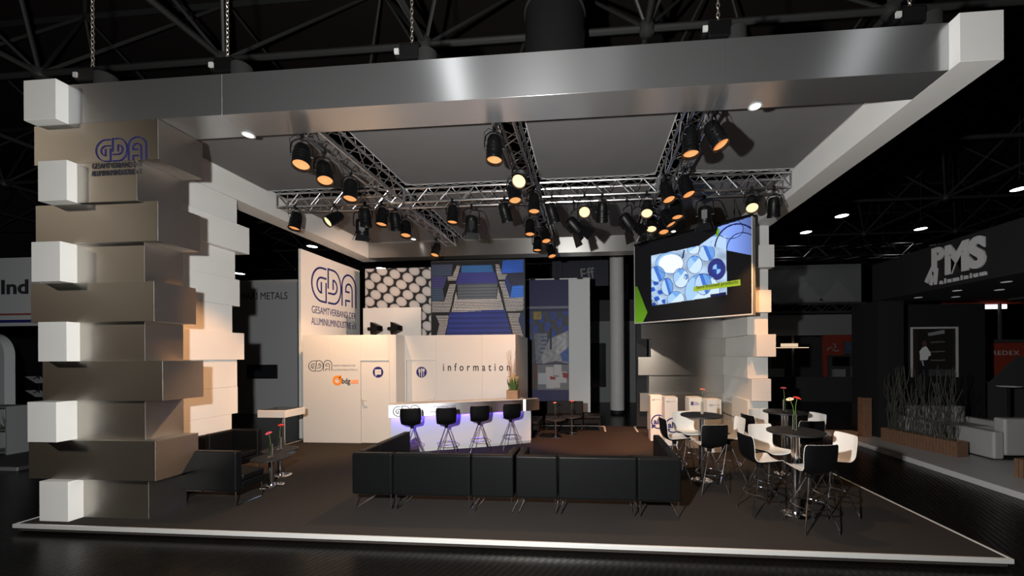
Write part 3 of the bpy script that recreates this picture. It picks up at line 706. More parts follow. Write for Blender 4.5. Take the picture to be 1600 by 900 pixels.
# blue aluminium print
BLK, WHT = srgb(10, 10, 14), srgb(228, 222, 218)
def f_blue(u, v):
    x, y = 14+u*974, 62+v*802
    def rib(c, d, per=26, top=0):
        s = ((y-top)/per) % 1.0; a = .35+.65*min(1, abs(s-.15)*2.2); h = .25 if s < .12 else 0
        return tuple(c[i]*a+d[i]*(1-a)+h*.25*c[i]*3 for i in range(3))
    def mesh(per=17):
        gx, gy = (x*(1+.0006*(y-480)) / per) % 1, (y/per) % 1
        return WHT if .22 < gx < .88 and .25 < gy < .85 else BLK
    def strips(skew, per=15):
        gx, gy = ((x+skew*y)/per) % 1, (y/(per*1.1)) % 1
        return WHT if .25 < gx < .85 and .2 < gy < .75 else BLK
    if inpoly(x, y, [(160, 864), (205, 595), (790, 575), (872, 864)]): return rib(srgb(34, 50, 128), srgb(12, 16, 50), 52, 595)
    if inpoly(x, y, [(290, 300), (715, 300), (700, 465), (295, 465)]): return rib(srgb(86, 92, 100), srgb(22, 24, 30), 32, 300)
    if inpoly(x, y, [(310, 180), (690, 180), (722, 305), (272, 305)]): return rib(srgb(52, 54, 126), srgb(18, 18, 48), 22, 180)
    if inpoly(x, y, [(335, 105), (655, 105), (675, 180), (330, 180)]): return rib(srgb(44, 100, 160), srgb(16, 30, 60), 18, 105)
    if inpoly(x, y, [(270, 460), (715, 460), (785, 590), (225, 590)]): return mesh()
    if inpoly(x, y, [(275, 380), (295, 480), (230, 590), (225, 590)]) or inpoly(x, y, [(720, 340), (785, 590), (770, 590), (705, 470)]): return mesh(14)
    if inpoly(x, y, [(14, 90), (240, 90), (225, 210), (14, 215)]): return rib(srgb(62, 74, 96), srgb(24, 28, 40), 20)
    if inpoly(x, y, [(14, 215), (180, 215), (140, 335), (14, 335)]): return rib(srgb(66, 62, 116), srgb(26, 24, 50), 26)
    if inpoly(x, y, [(14, 335), (130, 335), (150, 470), (14, 480)]): return rib(srgb(60, 78, 100), srgb(26, 34, 46), 24)
    if inpoly(x, y, [(770, 65), (988, 62), (988, 190), (755, 195)]): return rib(srgb(42, 98, 205), srgb(18, 44, 110), 24)
    if inpoly(x, y, [(820, 195), (988, 195), (988, 325), (860, 330)]): return rib(srgb(30, 36, 60), srgb(14, 16, 26), 26)
    if inpoly(x, y, [(870, 330), (988, 325), (988, 450), (845, 455)]): return rib(srgb(44, 104, 200), srgb(18, 44, 100), 22)
    if inpoly(x, y, [(805, 210), (860, 330), (840, 450), (790, 300)]): return srgb(24, 44, 96)
    if abs(y-272) < 9 or abs(y-600) < 9: return BLK
    if inpoly(x, y, [(280, 105), (320, 105), (275, 265), (185, 265), (185, 212), (240, 212)]) or inpoly(x, y, [(205, 300), (272, 300), (205, 590), (14, 595), (14, 480), (150, 480)]): return strips(.32)
    if inpoly(x, y, [(690, 100), (730, 100), (760, 205), (820, 205), (800, 262), (720, 262)]) or inpoly(x, y, [(735, 285), (800, 285), (840, 450), (988, 450), (988, 585), (810, 592)]): return strips(-.30)
    if inpoly(x, y, [(55, 625), (195, 625), (150, 864), (60, 864), (95, 720)]): return strips(.25)
    if inpoly(x, y, [(820, 610), (955, 610), (930, 690), (988, 864), (885, 864)]): return strips(-.25)
    if x > 930 and y > 600: return srgb(20, 40, 80)
    return BLK
t = thing('printed_wall', 'large blue print of stacked aluminium profiles behind the cabin', 'panel', (3.85, 6.42, 0))
MB().box(2.45, 5.21, 6.47, 6.50, .02, 4.80).build('board', M['dark'], t)
printed('print', t, (2.47, 6.466, 2.56), (1, 0, 0), (0, 0, 1), 2.70, 2.21, 400, 320, f_blue, M['print'])

# --- information counter: slanting front, lit sign box at the left end
P = [(2.94, 3.262), (3.53, 3.512), (4.13, 3.765), (4.76, 4.026), (5.52, 4.345), (5.572, 4.367), (5.86, 4.55)]
dirn = Vector((P[3][0]-P[0][0], P[3][1]-P[0][1], 0)).normalized(); nrm = Vector((dirn.y, -dirn.x, 0))   # towards the camera
def offp(i, dd): return (P[i][0]-nrm.x*dd, P[i][1]-nrm.y*dd)
t = thing('information_counter', 'long white information counter with lit sign front and violet glow', 'counter', (4.4, 4.0, 0))
BZ0, BZ1 = .775, 1.03
def band(i, j, d0, d1, z0, z1): return MB().prism([P[i], P[j], offp(j, d1), offp(i, d0)], lambda a, b: (a, b, z0), lambda a, b: (a, b, z1))
def lerp(k): return None
# front band: backlit acrylic at the left, aluminium further right
pa = (3.16, P[0][1]+(3.16-P[0][0])*(dirn.y/dirn.x))
fb = lambda p, q, dd, z0, z1: MB().prism([p, q, (q[0]-nrm.x*dd, q[1]-nrm.y*dd), (p[0]-nrm.x*dd, p[1]-nrm.y*dd)], lambda a, b: (a, b, z0), lambda a, b: (a, b, z1))
q0 = P[0]; q1 = (3.52, P[0][1]+(3.52-P[0][0])*(dirn.y/dirn.x)); q2 = P[4]
fb(q0, q1, .06, BZ0, BZ1).build('light_box', M['lit_white'], t)['label'] = 'glowing white sign box'
q1b = (q1[0]+.001, q1[1]+.0004)
fb(q1b, q2, .06, BZ0, BZ1).build('front_band', M['alu_band'], t)
fb((q2[0]+.002, q2[1]+.001), P[5], .06, BZ0, BZ1).build('lit_strip', M['strip'], t)['label'] = 'vertical lit white strip'
MB().prism([(P[5][0]+.002, P[5][1]+.002), P[6], (P[6][0]-.10, P[6][1]+.22), (P[5][0]-.10, P[5][1]+.20)], lambda a, b: (a, b, BZ0), lambda a, b: (a, b, BZ1)).build('end_block', M['alu_warm'], t)
fb((q0[0]+.002, q0[1]+.0), P[5], .36, BZ1+.001, BZ1+.016).build('counter_top', M['white_lac'], t)
lo = [(P[0][0]+.02-nrm.x*.13, P[0][1]+.02-nrm.y*.13), (4.2, 3.915), (4.75, 4.115), (5.25, 4.345), (5.66, 4.56)]
back = [(a-nrm.x*.20, b-nrm.y*.20) for a, b in lo]
MB().prism(lo+back[::-1], lambda a, b: (a, b, .06), lambda a, b: (a, b, BZ0-.001)).build('front_panel', M['counter'], t)
MB().prism([(a-nrm.x*.03, b-nrm.y*.03) for a, b in lo]+back[::-1], lambda a, b: (a, b, .0005), lambda a, b: (a, b, .059)).build('kick_board', M['trim'], t)
off = nrm*.0005
gl = gda_logo(M['ink'], t, (3.02, P[0][1]+(3.02-P[0][0])*dirn.y/dirn.x, .80), tuple(dirn), (0, 0, 1), .50, .205, .075, name='logo')
lx = 3.59
for z, s, w in ((.93, 'GESAMTVERBAND DER', .62), (.83, 'ALUMINIUMINDUSTRIE e.V.', .70)):
    lettering('lettering', s, M['navy'], t, (lx, P[0][1]+(lx-P[0][0])*dirn.y/dirn.x-.0015, z), tuple(dirn), (0, 0, 1), w, .05)

# planter on the counter
bxp = (5.27, 4.43); z0 = BZ1+.017
t = thing('planter_box', 'small wooden planter box standing on the right end of the counter', 'planter', (bxp[0], bxp[1], z0), .0)
b = MB(); hw = .13
for s in ((-hw, hw, -hw, -hw+.015), (-hw, hw, hw-.015, hw), (-hw, -hw+.015, -hw+.015, hw-.015), (hw-.015, hw, -hw+.015, hw-.015)): b.box(bxp[0]+s[0], bxp[0]+s[1], bxp[1]+s[2], bxp[1]+s[3], z0, z0+.20)
b.box(bxp[0]-hw+.015, bxp[0]+hw-.015, bxp[1]-hw+.015, bxp[1]+hw-.015, z0, z0+.01); b.build('box', M['wood'], t, bevel=.004)
MB().box(bxp[0]-hw+.016, bxp[0]+hw-.016, bxp[1]-hw+.016, bxp[1]+hw-.016, z0+.011, z0+.175).build('soil', M['eye'], t)
t = thing('orchid_plant', 'green bushy plant with yellow blossoms and bare twigs in the counter planter', 'plant', (bxp[0], bxp[1], z0+.176))
lv, fl, tw = MB(), MB(), MB()
for i in range(110):
    a = R.uniform(0, 2*PI); r0 = R.uniform(.0, .10); r1 = r0+R.uniform(.01, .09); h = R.uniform(.12, .34); w = R.uniform(.006, .012)
    x0, y0, x1, y1 = bxp[0]+r0*math.cos(a), bxp[1]+r0*math.sin(a), bxp[0]+r1*math.cos(a), bxp[1]+r1*math.sin(a); px, py = -math.sin(a)*w, math.cos(a)*w
    zz = z0+.177; xm, ym = (x0+x1)/2, (y0+y1)/2
    lv.add([(x0-px, y0-py, zz), (x0+px, y0+py, zz), (xm+px*1.4, ym+py*1.4, zz+h*.6), (xm-px*1.4, ym-py*1.4, zz+h*.6), (x1, y1, zz+h)], [(0, 1, 2, 3), (3, 2, 4)])
for i in range(16):
    a = R.uniform(0, 2*PI); r = R.uniform(.02, .16); c = Vector((bxp[0]+r*math.cos(a), bxp[1]+r*math.sin(a), z0+R.uniform(.42, .54)))
    fl.cyl((bxp[0]+r*.4*math.cos(a), bxp[1]+r*.4*math.sin(a), z0+.18), c, .003, 4)
    for k in range(5):
        b_ = 2*PI*k/5+a; fl.add([c, c+Vector((math.cos(b_-.4)*.03, math.sin(b_-.4)*.03, .012)), c+Vector((math.cos(b_)*.042, math.sin(b_)*.042, .0)), c+Vector((math.cos(b_+.4)*.03, math.sin(b_+.4)*.03, .012))], [(0, 1, 2, 3)])
for i in range(12):
    a = R.uniform(0, 2*PI); r = R.uniform(.03, .10); h = R.uniform(.6, .95)
    tw.path([(bxp[0]+r*.5*math.cos(a), bxp[1]+r*.5*math.sin(a), z0+.178), (bxp[0]+r*1.2*math.cos(a+.3), bxp[1]+r*1.2*math.sin(a+.3), z0+.2+h*.4), (bxp[0]+r*1.6*math.cos(a-.2), bxp[1]+r*1.6*math.sin(a-.2), z0+.2+h)], .0035, 5)
lv.build('leaves', M['moss'], t); fl.build('blossoms', M['petal_y'], t); tw.build('twigs', M['twig'], t)

# ================================================================== THE SCREEN
t = thing('video_screen', 'big wide display screen hung at an angle before the right pillar', 'screen', (9.32, 4.95, 2.87))
A = Vector((8.235, 5.90, 2.88)); B = Vector((10.385, 4.0, 2.875)); zt = 4.90
rd = (B-A); rd.z = 0; Wd = rd.length; rd.normalize(); nn = Vector((rd.y, -rd.x, 0)); up = Vector((0, 0, 1)); Hh = zt-2.88; A.z = 2.88
def slab(a0, a1, b0, b1, d0, d1): return MB().add([A+rd*a+up*b+nn*dd for dd in (d0, d1) for a, b in ((a0, b0), (a1, b0), (a1, b1), (a0, b1))], [(0, 1, 2, 3), (7, 6, 5, 4), (0, 4, 5, 1), (1, 5, 6, 2), (2, 6, 7, 3), (3, 7, 4, 0)])
slab(0, Wd, 0, Hh, -.16, -.031).build('housing', M['blackp'], t)
fr = .022
for a in ((-.001, Wd+.001, -fr, 0), (-fr, -.0015, -fr, Hh), (Wd+.0015, Wd+fr, -fr, Hh)): slab(*a, -.16, .01).build('bezel', M['trim'], t)
slab(-fr, Wd+fr, Hh+.001, Hh+.05, -.16, .01).build('top_rail', M['blackp'], t)
lug = MB()
for k in range(15):
    a = .10+k*(Wd-.2)/14; o = slab(a-.025, a+.025, Hh+.051, Hh+.062, -.10, -.04); lug.add(o.v, o.f)
lug.build('rail_lugs', M['blackm'], t)
for k, a in enumerate((.75, 1.35, 2.0, 2.5)):
    p = A+rd*a+up*(Hh+.06)-nn*.08; MB().cyl(p, (p.x, p.y, 5.39), .006, 6).cyl(p+up*.10, p+up*.20, .018, 8).build('suspension_cable', M['blackm'], t)
# picture on the screen, laid out on a chart of 863 x 655 units and mapped to the flat panel
QS = [(107, 290), (970, 85), (965, 800), (103, 862)]
def homog(src, dst):
    n = 8; Mx = []
    for (x, y), (u, v) in zip(src, dst):
        Mx.append([x, y, 1, 0, 0, 0, -u*x, -u*y, u]); Mx.append([0, 0, 0, x, y, 1, -v*x, -v*y, v])
    for i in range(n):
        p = max(range(i, n), key=lambda r: abs(Mx[r][i])); Mx[i], Mx[p] = Mx[p], Mx[i]
        for r in range(n):
            if r != i:
                k = Mx[r][i]/Mx[i][i]; Mx[r] = [a-k*b for a, b in zip(Mx[r], Mx[i])]
    h = [Mx[i][8]/Mx[i][i] for i in range(n)]
    return lambda x, y: ((h[0]*x+h[1]*y+h[2])/(h[6]*x+h[7]*y+1), (h[3]*x+h[4]*y+h[5])/(h[6]*x+h[7]*y+1))
chart = homog([(0, 0), (1, 0), (1, 1), (0, 1)], QS)
RINGS = [(365, 420, 105, 80, 'w'), (545, 322, 48, 36, 'b'), (640, 350, 62, 62, 'm'), (550, 435, 58, 68, 'b'), (712, 470, 66, 80, 'd'), (447, 532, 58, 74, 'b'), (485, 523, 16, 20, 'm'), (605, 640, 130, 140, 'b'), (612, 580, 62, 80, 'm'), (345, 595, 45, 66, 'm'), (408, 690, 65, 62, 'b'), (270, 500, 60, 60, 'm')]
def f_screen(u, v):
    x, y = chart(u, v)
    def pic(x, y):
        c = srgb(196, 222, 252)
        s = math.sin(x*.031+y*.017)*math.sin(y*.043-x*.011); c = tuple(a*(.80+.24*s) for a in c)
        if x < 330 and y > 470:
            q = math.sin(x*.09+y*.05)+math.sin(y*.11-x*.04)
            if q > .55: c = srgb(52, 88, 190)
            elif q > .1: c = srgb(120, 172, 240)
        for cx, cy, rx, ry, k in RINGS:
            e = math.sqrt(((x-cx)/rx)**2+((y-cy)/ry)**2)
            if e < 1:
                if e > 1-3.2/rx: return srgb(28, 48, 130) if k != 'd' else srgb(30, 36, 90)
                gx, gy = (x-cx)/rx, (y-cy)/ry
                if k == 'w': c = srgb(250, 254, 255) if (gx-.1)**2+(gy-.05)**2 < .75 else srgb(150, 200, 250)
                elif k == 'b': c = srgb(214, 238, 255) if gx+gy > -.2 else (srgb(120, 176, 244) if gx-gy > .3 else srgb(170, 212, 252))
                elif k == 'm': c = srgb(70, 118, 212) if -.1 < gx-gy*.4 < .35 else (srgb(112, 166, 236) if gx > gy*.4 else srgb(190, 222, 253))
                elif k == 'd': c = srgb(50, 56, 130) if e > .45 else (srgb(150, 200, 250) if gx*gy > 0 else srgb(40, 70, 160))
        if inpoly(x, y, [(470, 325), (480, 325), (468, 385), (455, 388)]): return srgb(20, 36, 80)
        if inpoly(x, y, [(665, 655), (780, 640), (780, 662), (665, 690)]): return srgb(20, 26, 70)
        if y > 690 and x < 275 and math.sin(x*.35)*math.sin(y*.3) > .1: return srgb(12, 20, 60)
        return c
    if inpoly(x, y, [(228, 362), (470, 318), (590, 292), (785, 258), (785, 660), (228, 736)]) and inpoly(x, y, [(228, 362), (595, 290), (785, 320), (785, 660), (228, 736)]):
        c = pic(x, y); return c
    if inpoly(x, y, [(590, 290), (712, 208), (722, 160), (1000, 80), (1000, 376), (960, 370), (785, 332)]):
        if inpoly(x, y, [(705, 212), (725, 168), (738, 178), (722, 236)]): return srgb(110, 170, 20)
        c = srgb(128, 158, 240)
        k = 1-.55*max(0, min(1, (x-780)/190)); c = tuple(a*k for a in c)
        for cx, cy, rx, ry in ((815, 175, 95, 72), (692, 285, 22, 28), (905, 330, 118, 125), (870, 330, 170, 190)):
            e = math.sqrt(((x-cx)/rx)**2+((y-cy)/ry)**2)
            if abs(e-1) < .03: return srgb(20, 26, 80)
            if e < 1: c = tuple(min(1, a*1.15) for a in c)
        if x < 785 and y > 230: c = srgb(190, 220, 255)
        return c
    if inpoly(x, y, [(90, 590), (122, 590), (196, 785), (150, 880), (90, 880)]): k = .5+.5*(y-590)/270; return tuple(a*k for a in srgb(96, 150, 28))
    return (.004, .004, .005)
o = printed('picture', t, tuple(A+nn*.002), tuple(rd), (0, 0, 1), Wd, Hh, 300, 230, f_screen, M['screen'])
slab(.0, Wd, .0, Hh, -.03, .0015).build('panel_back', M['black'], t)
inv = homog(QS, [(0, 0), (1, 0), (1, 1), (0, 1)])
def onscr(x, y, dd): u, v = inv(x, y); return A+rd*(u*Wd)+up*((1-v)*Hh)+nn*dd
mb = MB(); q = [(540, 600), (884, 548), (886, 592), (540, 634)]; vs = [onscr(*p, .004) for p in q]; mb.add(vs, [(0, 1, 2, 3)]).build('caption_bar', mat('lime_screen_bar', (.01, .01, .01), .5, emit=srgb(176, 206, 30), es=.75), t)
p0 = onscr(560, 622, .0045); p1 = onscr(868, 582, .0045)
lettering('caption', 'Semi-finished products', mat('screen_black', (.003, .003, .003), .6), t, tuple(p0), tuple(rd), (0, 0, 1), (p1-p0).dot(rd), .095, depth=.001, bold=.012)

# ================================================================== FURNITURE
SB, ST, BT = .21, .42, .75      # underside, seat top and back top of the sofas
def sofa(x0, x1, y0, y1, backs, label, group):
    """black leather sofa unit; backs lists the sides that carry a backrest: F(ront) B(ack) L(eft) R(ight)"""
    t = thing('sofa_unit', label, 'sofa', ((x0+x1)/2, (y0+y1)/2, 0), 0, group); th = .105
    a0, a1, b0, b1 = x0, x1, y0, y1
    bk = []
    if 'F' in backs: bk.append((x0, x1, y0, y0+th)); b0 = y0+th+.001
    if 'B' in backs: bk.append((x0, x1, y1-th, y1)); b1 = y1-th-.001
    if 'L' in backs: bk.append((x0, x0+th, b0, b1)); a0 = x0+th+.001
    if 'R' in backs: bk.append((x1-th, x1, b0, b1)); a1 = x1-th-.001
    for q in bk: MB().box(*q, SB, BT).build('backrest', M['leather'], t, bevel=.022, seg=3)
    MB().box(a0, a1, b0, b1, SB+.005, ST-.10).build('seat_base', M['leather'], t, bevel=.012)
    MB().box(a0+.003, a1-.003, b0+.003, b1-.003, ST-.099, ST).build('seat_cushion', M['leather'], t, bevel=.03, seg=3)
    r = .0075; e = .035
    for xx in (x0+.03, x1-.03):
        MB().path([(xx, y0+e, SB+.004), (xx, y0+e, .02), (xx, y0+e+.012, .008), (xx, y1-e-.012, .008), (xx, y1-e, .02), (xx, y1-e, SB+.004)], r, 8).build('leg_frame', M['chrome'], t, smooth=True)
    for yy in (y0+e, y1-e): MB().cyl((x0+.03, yy, SB-.004), (x1-.03, yy, SB-.004), r, 8).build('cross_bar', M['chrome'], t, smooth=True)
    return t
g = 'black leather sofas in the middle of the stand'
Y0, Y1 = .69, 1.20
sofa(3.875, 4.425, Y0, Y1, 'FL', 'black leather corner unit at the left end of the long sofa back', g)
sofa(4.435, 5.475, Y0, Y1, 'F', 'wide black leather sofa unit, second from the left in the front row', g)
sofa(5.485, 6.035, Y0, Y1, 'FR', 'narrow black leather unit just left of the middle gap of the long sofa', g)
sofa(6.065, 6.60, Y0, Y1, 'FL', 'narrow black leather unit just right of the middle gap of the long sofa', g)
sofa(6.61, 7.59, Y0, Y1, 'F', 'wide black leather sofa unit, second from the right in the front row', g)
sofa(7.60, 8.13, Y0, Y1, 'FR', 'black leather corner unit at the right end of the long sofa back', g)
sofa(3.875, 4.40, 1.21, 2.10, 'L', 'black leather unit running back from the left end of the long sofa', g)
sofa(7.605, 8.13, 1.21, 2.08, 'R', 'black leather unit running back from the right end of the long sofa', g)
g = 'black leather sofas beside the white block wall'
sofa(1.205, 2.265, .645, 1.11, 'F', 'black leather sofa unit beside the left pillar, back turned to the front', g)
sofa(.645, 1.195, .73, 1.24, 'L', 'black leather unit at the near corner against the white block wall', g)
sofa(.645, 1.175, 1.25, 1.66, 'L', 'black leather unit midway along the white block wall', g)
sofa(.645, 1.195, 1.67, 2.20, 'LB', 'black leather corner unit at the far end of the white block wall', g)
g = 'black leather sofas at the back behind the counter'
sofa(5.82, 6.845, 5.90, 6.48, 'B', 'dark sofa with high back behind the two flower tables at the rear', g)
sofa(6.86, 7.33, 5.92, 6.42, '', 'low dark seat without back right of the rear sofa', g)
sofa(5.33, 5.79, 5.0, 5.88, 'L', 'dark sofa unit showing just right of the counter end', g)

# tables
def pedestal(name, x, y, h, rt, rb, rc, label, group):
    t = thing(name, label, 'table', (x, y, 0), 0, group)
    MB().lathe([(rt-.02, h-.028), (rt, h-.022), (rt, h-.004), (rt-.004, h)], 48, (x, y, 0)).build('table_top', M['table_b'], t)
    MB().cyl((x, y, .018), (x, y, h-.028), rc, 28).build('column', M['chrome'], t, smooth=True)
    MB().lathe([(rb, .0), (rb, .006), (rb-.02, .013), (rc+.012, .018), (rc+.004, .045), (rc+.001, .05)], 44, (x, y, 0)).build('base_plate', M['chrome'], t, smooth=True)
    MB().lathe([(rc+.045, h-.040), (rc+.045, h-.0285), (rc+.001, h-.0285), (rc+.001, h-.040)], 24, (x, y, 0)).build('top_flange', M['blackm'], t)
    return t
pedestal('low_table', 2.02, 1.48, .455, .262, .165, .04, 'low round black table with chrome foot beside the left sofa, nearer one', 'low round tables by the left sofas')
pedestal('low_table', 1.745, 1.955, .455, .262, .165, .04, 'low round black table with chrome foot beside the left sofa, farther one', 'low round tables by the left sofas')
pedestal('low_table', 6.175, 5.20, .455, .26, .165, .025, 'low round table at the rear nearer the counter, thin chrome post', 'low round tables at the rear')
pedestal('low_table', 6.56, 5.62, .455, .26, .165, .025, 'low round table at the rear farther from the counter, shiny round foot', 'low round tables at the rear')
BTB = ((9.60, .935), (8.815, 2.18), (10.314, 2.60))
for (x, y), l in zip(BTB, ('tall round black bar table nearest the front right corner', 'tall round black bar table in front of the white display pillars', 'tall round black bar table farthest to the back right')):
    pedestal('bar_table', x, y, 1.06, .325, .16, .048, l, 'tall bar tables')

# bar stools: two-coloured shell on four splayed chrome rods with a foot ring
def shell_surface(t, inner, d, nm, m):
    prof = [(.215, .665), (.205, .682), (.16, .685), (.06, .672), (-.05, .665), (-.12, .672), (-.165, .695), (-.190, .745), (-.203, .82), (-.213, .92), (-.226, 1.02)]
    W_ = [.19, .205, .212, .212, .205, .200, .203, .210, .218, .222, .215]
    nU = 12; vs = []; k = len(prof)
    tang = [Vector((prof[min(i+1, k-1)][0]-prof[max(i-1, 0)][0], prof[min(i+1, k-1)][1]-prof[max(i-1, 0)][1])).normalized() for i in range(k)]
    for sdd in (d, d+.007):
        for i, (yy, zz) in enumerate(prof):
            n = Vector((-tang[i].y, tang[i].x))      # points to the underside/outside
            if i == 0: n = Vector((0, -1))
            for j in range(nU+1):
                s = -1+2*j/nU; curl = .035*abs(s)**3
                up_ = (i <= 4); c = Vector((0, 1)) if up_ else Vector((1, .0))
                if 4 < i < 8: c = Vector((.6, .6))
                p = Vector((yy, zz))+n*sdd*(1 if True else 0)+c*curl
                vs.append((s*W_[i]*.90, p.x, p.y))
    mb = MB(); F = []; N = k*(nU+1)
    for i in range(k-1):
        for j in range(nU):
            a = i*(nU+1)+j; F += [(a, a+1, a+nU+2, a+nU+1), (N+a, N+a+nU+1, N+a+nU+2, N+a+1)]
    for j in range(nU): F += [(j, N+j, N+j+1, j+1), ((k-1)*(nU+1)+j, (k-1)*(nU+1)+j+1, N+(k-1)*(nU+1)+j+1, N+(k-1)*(nU+1)+j)]
    for i in range(k-1):
        a = i*(nU+1); F += [(a, a+nU+1, N+a+nU+1, N+a)]; a += nU; F += [(a, N+a, N+a+nU+1, a+nU+1)]
    mb.add(vs, F); o = mb.build(nm, m, t, smooth=True)
    sub = o.modifiers.new('smooth', 'SUBSURF'); sub.levels = 1; sub.render_levels = 1
    return o
def stool_proto():
    t = thing('bar_stool', 'x', 'stool', (0, 0, 0))
    shell_surface(t, False, .0, 'outer_shell', M['blackp'])['label'] = 'black outer shell'
    shell_surface(t, True, -.008, 'inner_shell', M['shell_w'])['label'] = 'white inner shell'
    MB().lathe([(.03, .585), (.035, .60), (.035, .63), (.075, .645), (.085, .655)], 18).build('hub', M['blackm'], t, smooth=True)
    for k in range(4):
        a = PI/4+k*PI/2; c, s = math.cos(a), math.sin(a)
        lg = MB().path([(c*.018, s*.018, .60), (c*.05, s*.05, .54), (c*.272, s*.272, .055), (c*.278, s*.278, .012)], .0078, 8).build('leg', M['chrome'], t, smooth=True)
        MB().lathe([(.011, 0), (.012, .004), (.010, .018)], 10, (c*.279, s*.279, .0)).build('glide', M['chrome'], lg, smooth=True)
    MB().path([(.188*math.cos(2*PI*i/40), .188*math.sin(2*PI*i/40), .275) for i in range(40)], .0065, 8, closed=True).build('foot_ring', M['chrome'], t, smooth=True)
    return t
st0 = stool_proto(); first = True
def stool(x, y, ang, label, group):
    global first
    if first: first = False; st0.location = (x, y, 0); st0.rotation_euler = (0, 0, d(ang)); st0['label'] = label; st0['group'] = group; return st0
    return dup(st0, (x, y, 0), d(ang), label, group)
g = 'bar stools at the tall tables'
stool(9.56, .57, 7, 'bar stool nearest the camera, black back turned to the front, at the front right table', g)
stool(9.17, .95, -84, 'bar stool left of the front right table, black back and white seat in profile', g)
stool(9.52, 1.44, 195, 'bar stool behind the front right table, white inside of its back facing the camera', g)
stool(10.06, .99, 95, 'bar stool at the far right of the front right table, white back inside', g)
stool(8.79, 1.72, 6, 'bar stool with black back to the camera at the table before the display pillars', g)
stool(8.38, 2.16, -84, 'bar stool left of the table before the display pillars, black back seen edge on', g)
stool(8.72, 2.64, 190, 'bar stool behind the table before the display pillars, white inside facing the camera', g)
stool(9.24, 2.20, 92, 'bar stool right of the table before the display pillars, white seat and back in profile', g)
stool(9.86, 2.55, -80, 'bar stool left of the back right table, black back beside the white pillar', g)
stool(10.20, 3.05, 192, 'bar stool behind the back right table, white inside facing the camera', g)
stool(10.74, 2.70, 100, 'bar stool right of the back right table, white back inside catching light', g)
stool(10.36, 2.12, 4, 'bar stool in front of the back right table, black back half hidden', g)
g = 'bar stools at the information counter'
for x, y, a, l in ((3.48, 3.17, 18, 'bar stool at the left end of the lit counter, black back before the GDA letters'), (4.14, 3.28, 22, 'second bar stool from the left at the violet lit counter'),
                   (4.71, 3.62, 22, 'third bar stool from the left at the violet lit counter'), (5.30, 3.98, 24, 'bar stool at the right end of the violet lit counter')): stool(x, y, a, l, g)

# vases with gerberas
def vase(x, y, z, label, h=.20, first=[]):
    if first: return dup(first[0], (x, y, z), 0, label)
    t = thing('glass_vase', label, 'vase', (x, y, z), 0, 'slim glass vases on the tables')
    MB().lathe([(.021, .012), (.021, h), (.0235, h), (.0235, .004), (.0225, .0), (.012, .0)], 18, (x, y, z)).build('tube', M['glass'], t, smooth=True)
    MB().lathe([(.001, 0.0005), (.045, .0005), (.045, .004), (.026, .006), (.001, .007)], 20, (x, y, z)).build('foot', M['glass'], t, smooth=True)
    first.append(t); return t
def flower(x, y, z, lean, rot, h, m, label, group='gerbera flowers in the glass vases'):
    t = thing('gerbera', label, 'flower', (x, y, z), 0, group)
    dx, dy = lean*math.cos(rot), lean*math.sin(rot); top = Vector((x+dx, y+dy, z+h))
    MB().path([(x-dx*.08, y-dy*.08, z+.015), (x, y, z+h*.4), (x+dx*.35, y+dy*.35, z+h*.78), tuple(top)], .0038, 6).build('stem', M['stem'], t, smooth=True)
    n = Vector((dx*6, dy*6-.25, .9)).normalized(); u = n.orthogonal().normalized(); v = n.cross(u)
    p = MB()
    for ring, (rr, cup, k) in enumerate(((.046, .006, 18), (.034, .013, 14))):
        for i in range(k):
            a = 2*PI*(i+.5*ring)/k; w = PI/k*1.05; dr = u*math.cos(a)+v*math.sin(a); pl = u*math.cos(a-w)+v*math.sin(a-w); pr = u*math.cos(a+w)+v*math.sin(a+w)
            q = [top+dr*.008, top+pl*rr*.7+n*cup, top+dr*rr+n*(cup*.4), top+pr*rr*.7+n*cup]
            p.add(q+[b-n*.0025 for b in q], [(0, 1, 2, 3), (7, 6, 5, 4), (0, 4, 5, 1), (1, 5, 6, 2), (2, 6, 7, 3), (3, 7, 4, 0)])
    p.build('petals', m, t)
    MB().add([top+(u*math.cos(2*PI*i/12)+v*math.sin(2*PI*i/12))*.011+n*.010 for i in range(12)]+[top+n*.016, top-n*.004], [(i, (i+1) % 12, 12) for i in range(12)]+[(i, 13, (i+1) % 12) for i in range(12)]).build('eye', M['eye'], t)
    return t
T1 = 1.0605
vase(9.60, .95, T1, 'slim glass vase on the front right bar table'); vase(8.83, 2.19, T1, 'slim glass vase on the bar table before the display pillars'); vase(10.32, 2.61, T1, 'slim glass vase on the back right bar table')
LT = .4555
vase(2.02, 1.47, LT, 'slim glass vase on the nearer low table at the left'); vase(1.75, 1.94, LT, 'slim glass vase on the farther low table at the left')
vase(6.175, 5.20, LT, 'slim glass vase on the rear low table nearer the counter'); vase(6.56, 5.62, LT, 'slim glass vase on the rear low table with the shiny foot')
flower(9.604, .95, T1+.008, .03, 0.2, .40, M['red_t'], 'red gerbera on the front right bar table'); flower(9.594, .945, T1+.008, .055, PI, .385, M['cream_t'], 'pale orange gerbera leaning left on the front right bar table')
flower(8.83, 2.19, T1+.008, .02, 1, .395, M['coral_t'], 'coral gerbera on the bar table before the display pillars'); flower(10.32, 2.61, T1+.008, .02, 2, .385, M['pink_t'], 'pink gerbera on the back right bar table')
flower(2.02, 1.47, LT+.008, .03, -1.9, .37, M['pink_t'], 'pink gerbera on the nearer low table at the left'); flower(1.75, 1.94, LT+.008, .02, .5, .40, M['red_t'], 'red gerbera on the farther low table at the left')
flower(6.175, 5.20, LT+.008, .02, 2.5, .39, M['coral_t'], 'red gerbera on the rear table nearer the counter'); flower(6.56, 5.62, LT+.008, .015, .3, .385, M['pink_t'], 'pink gerbera on the rear table with the shiny foot')

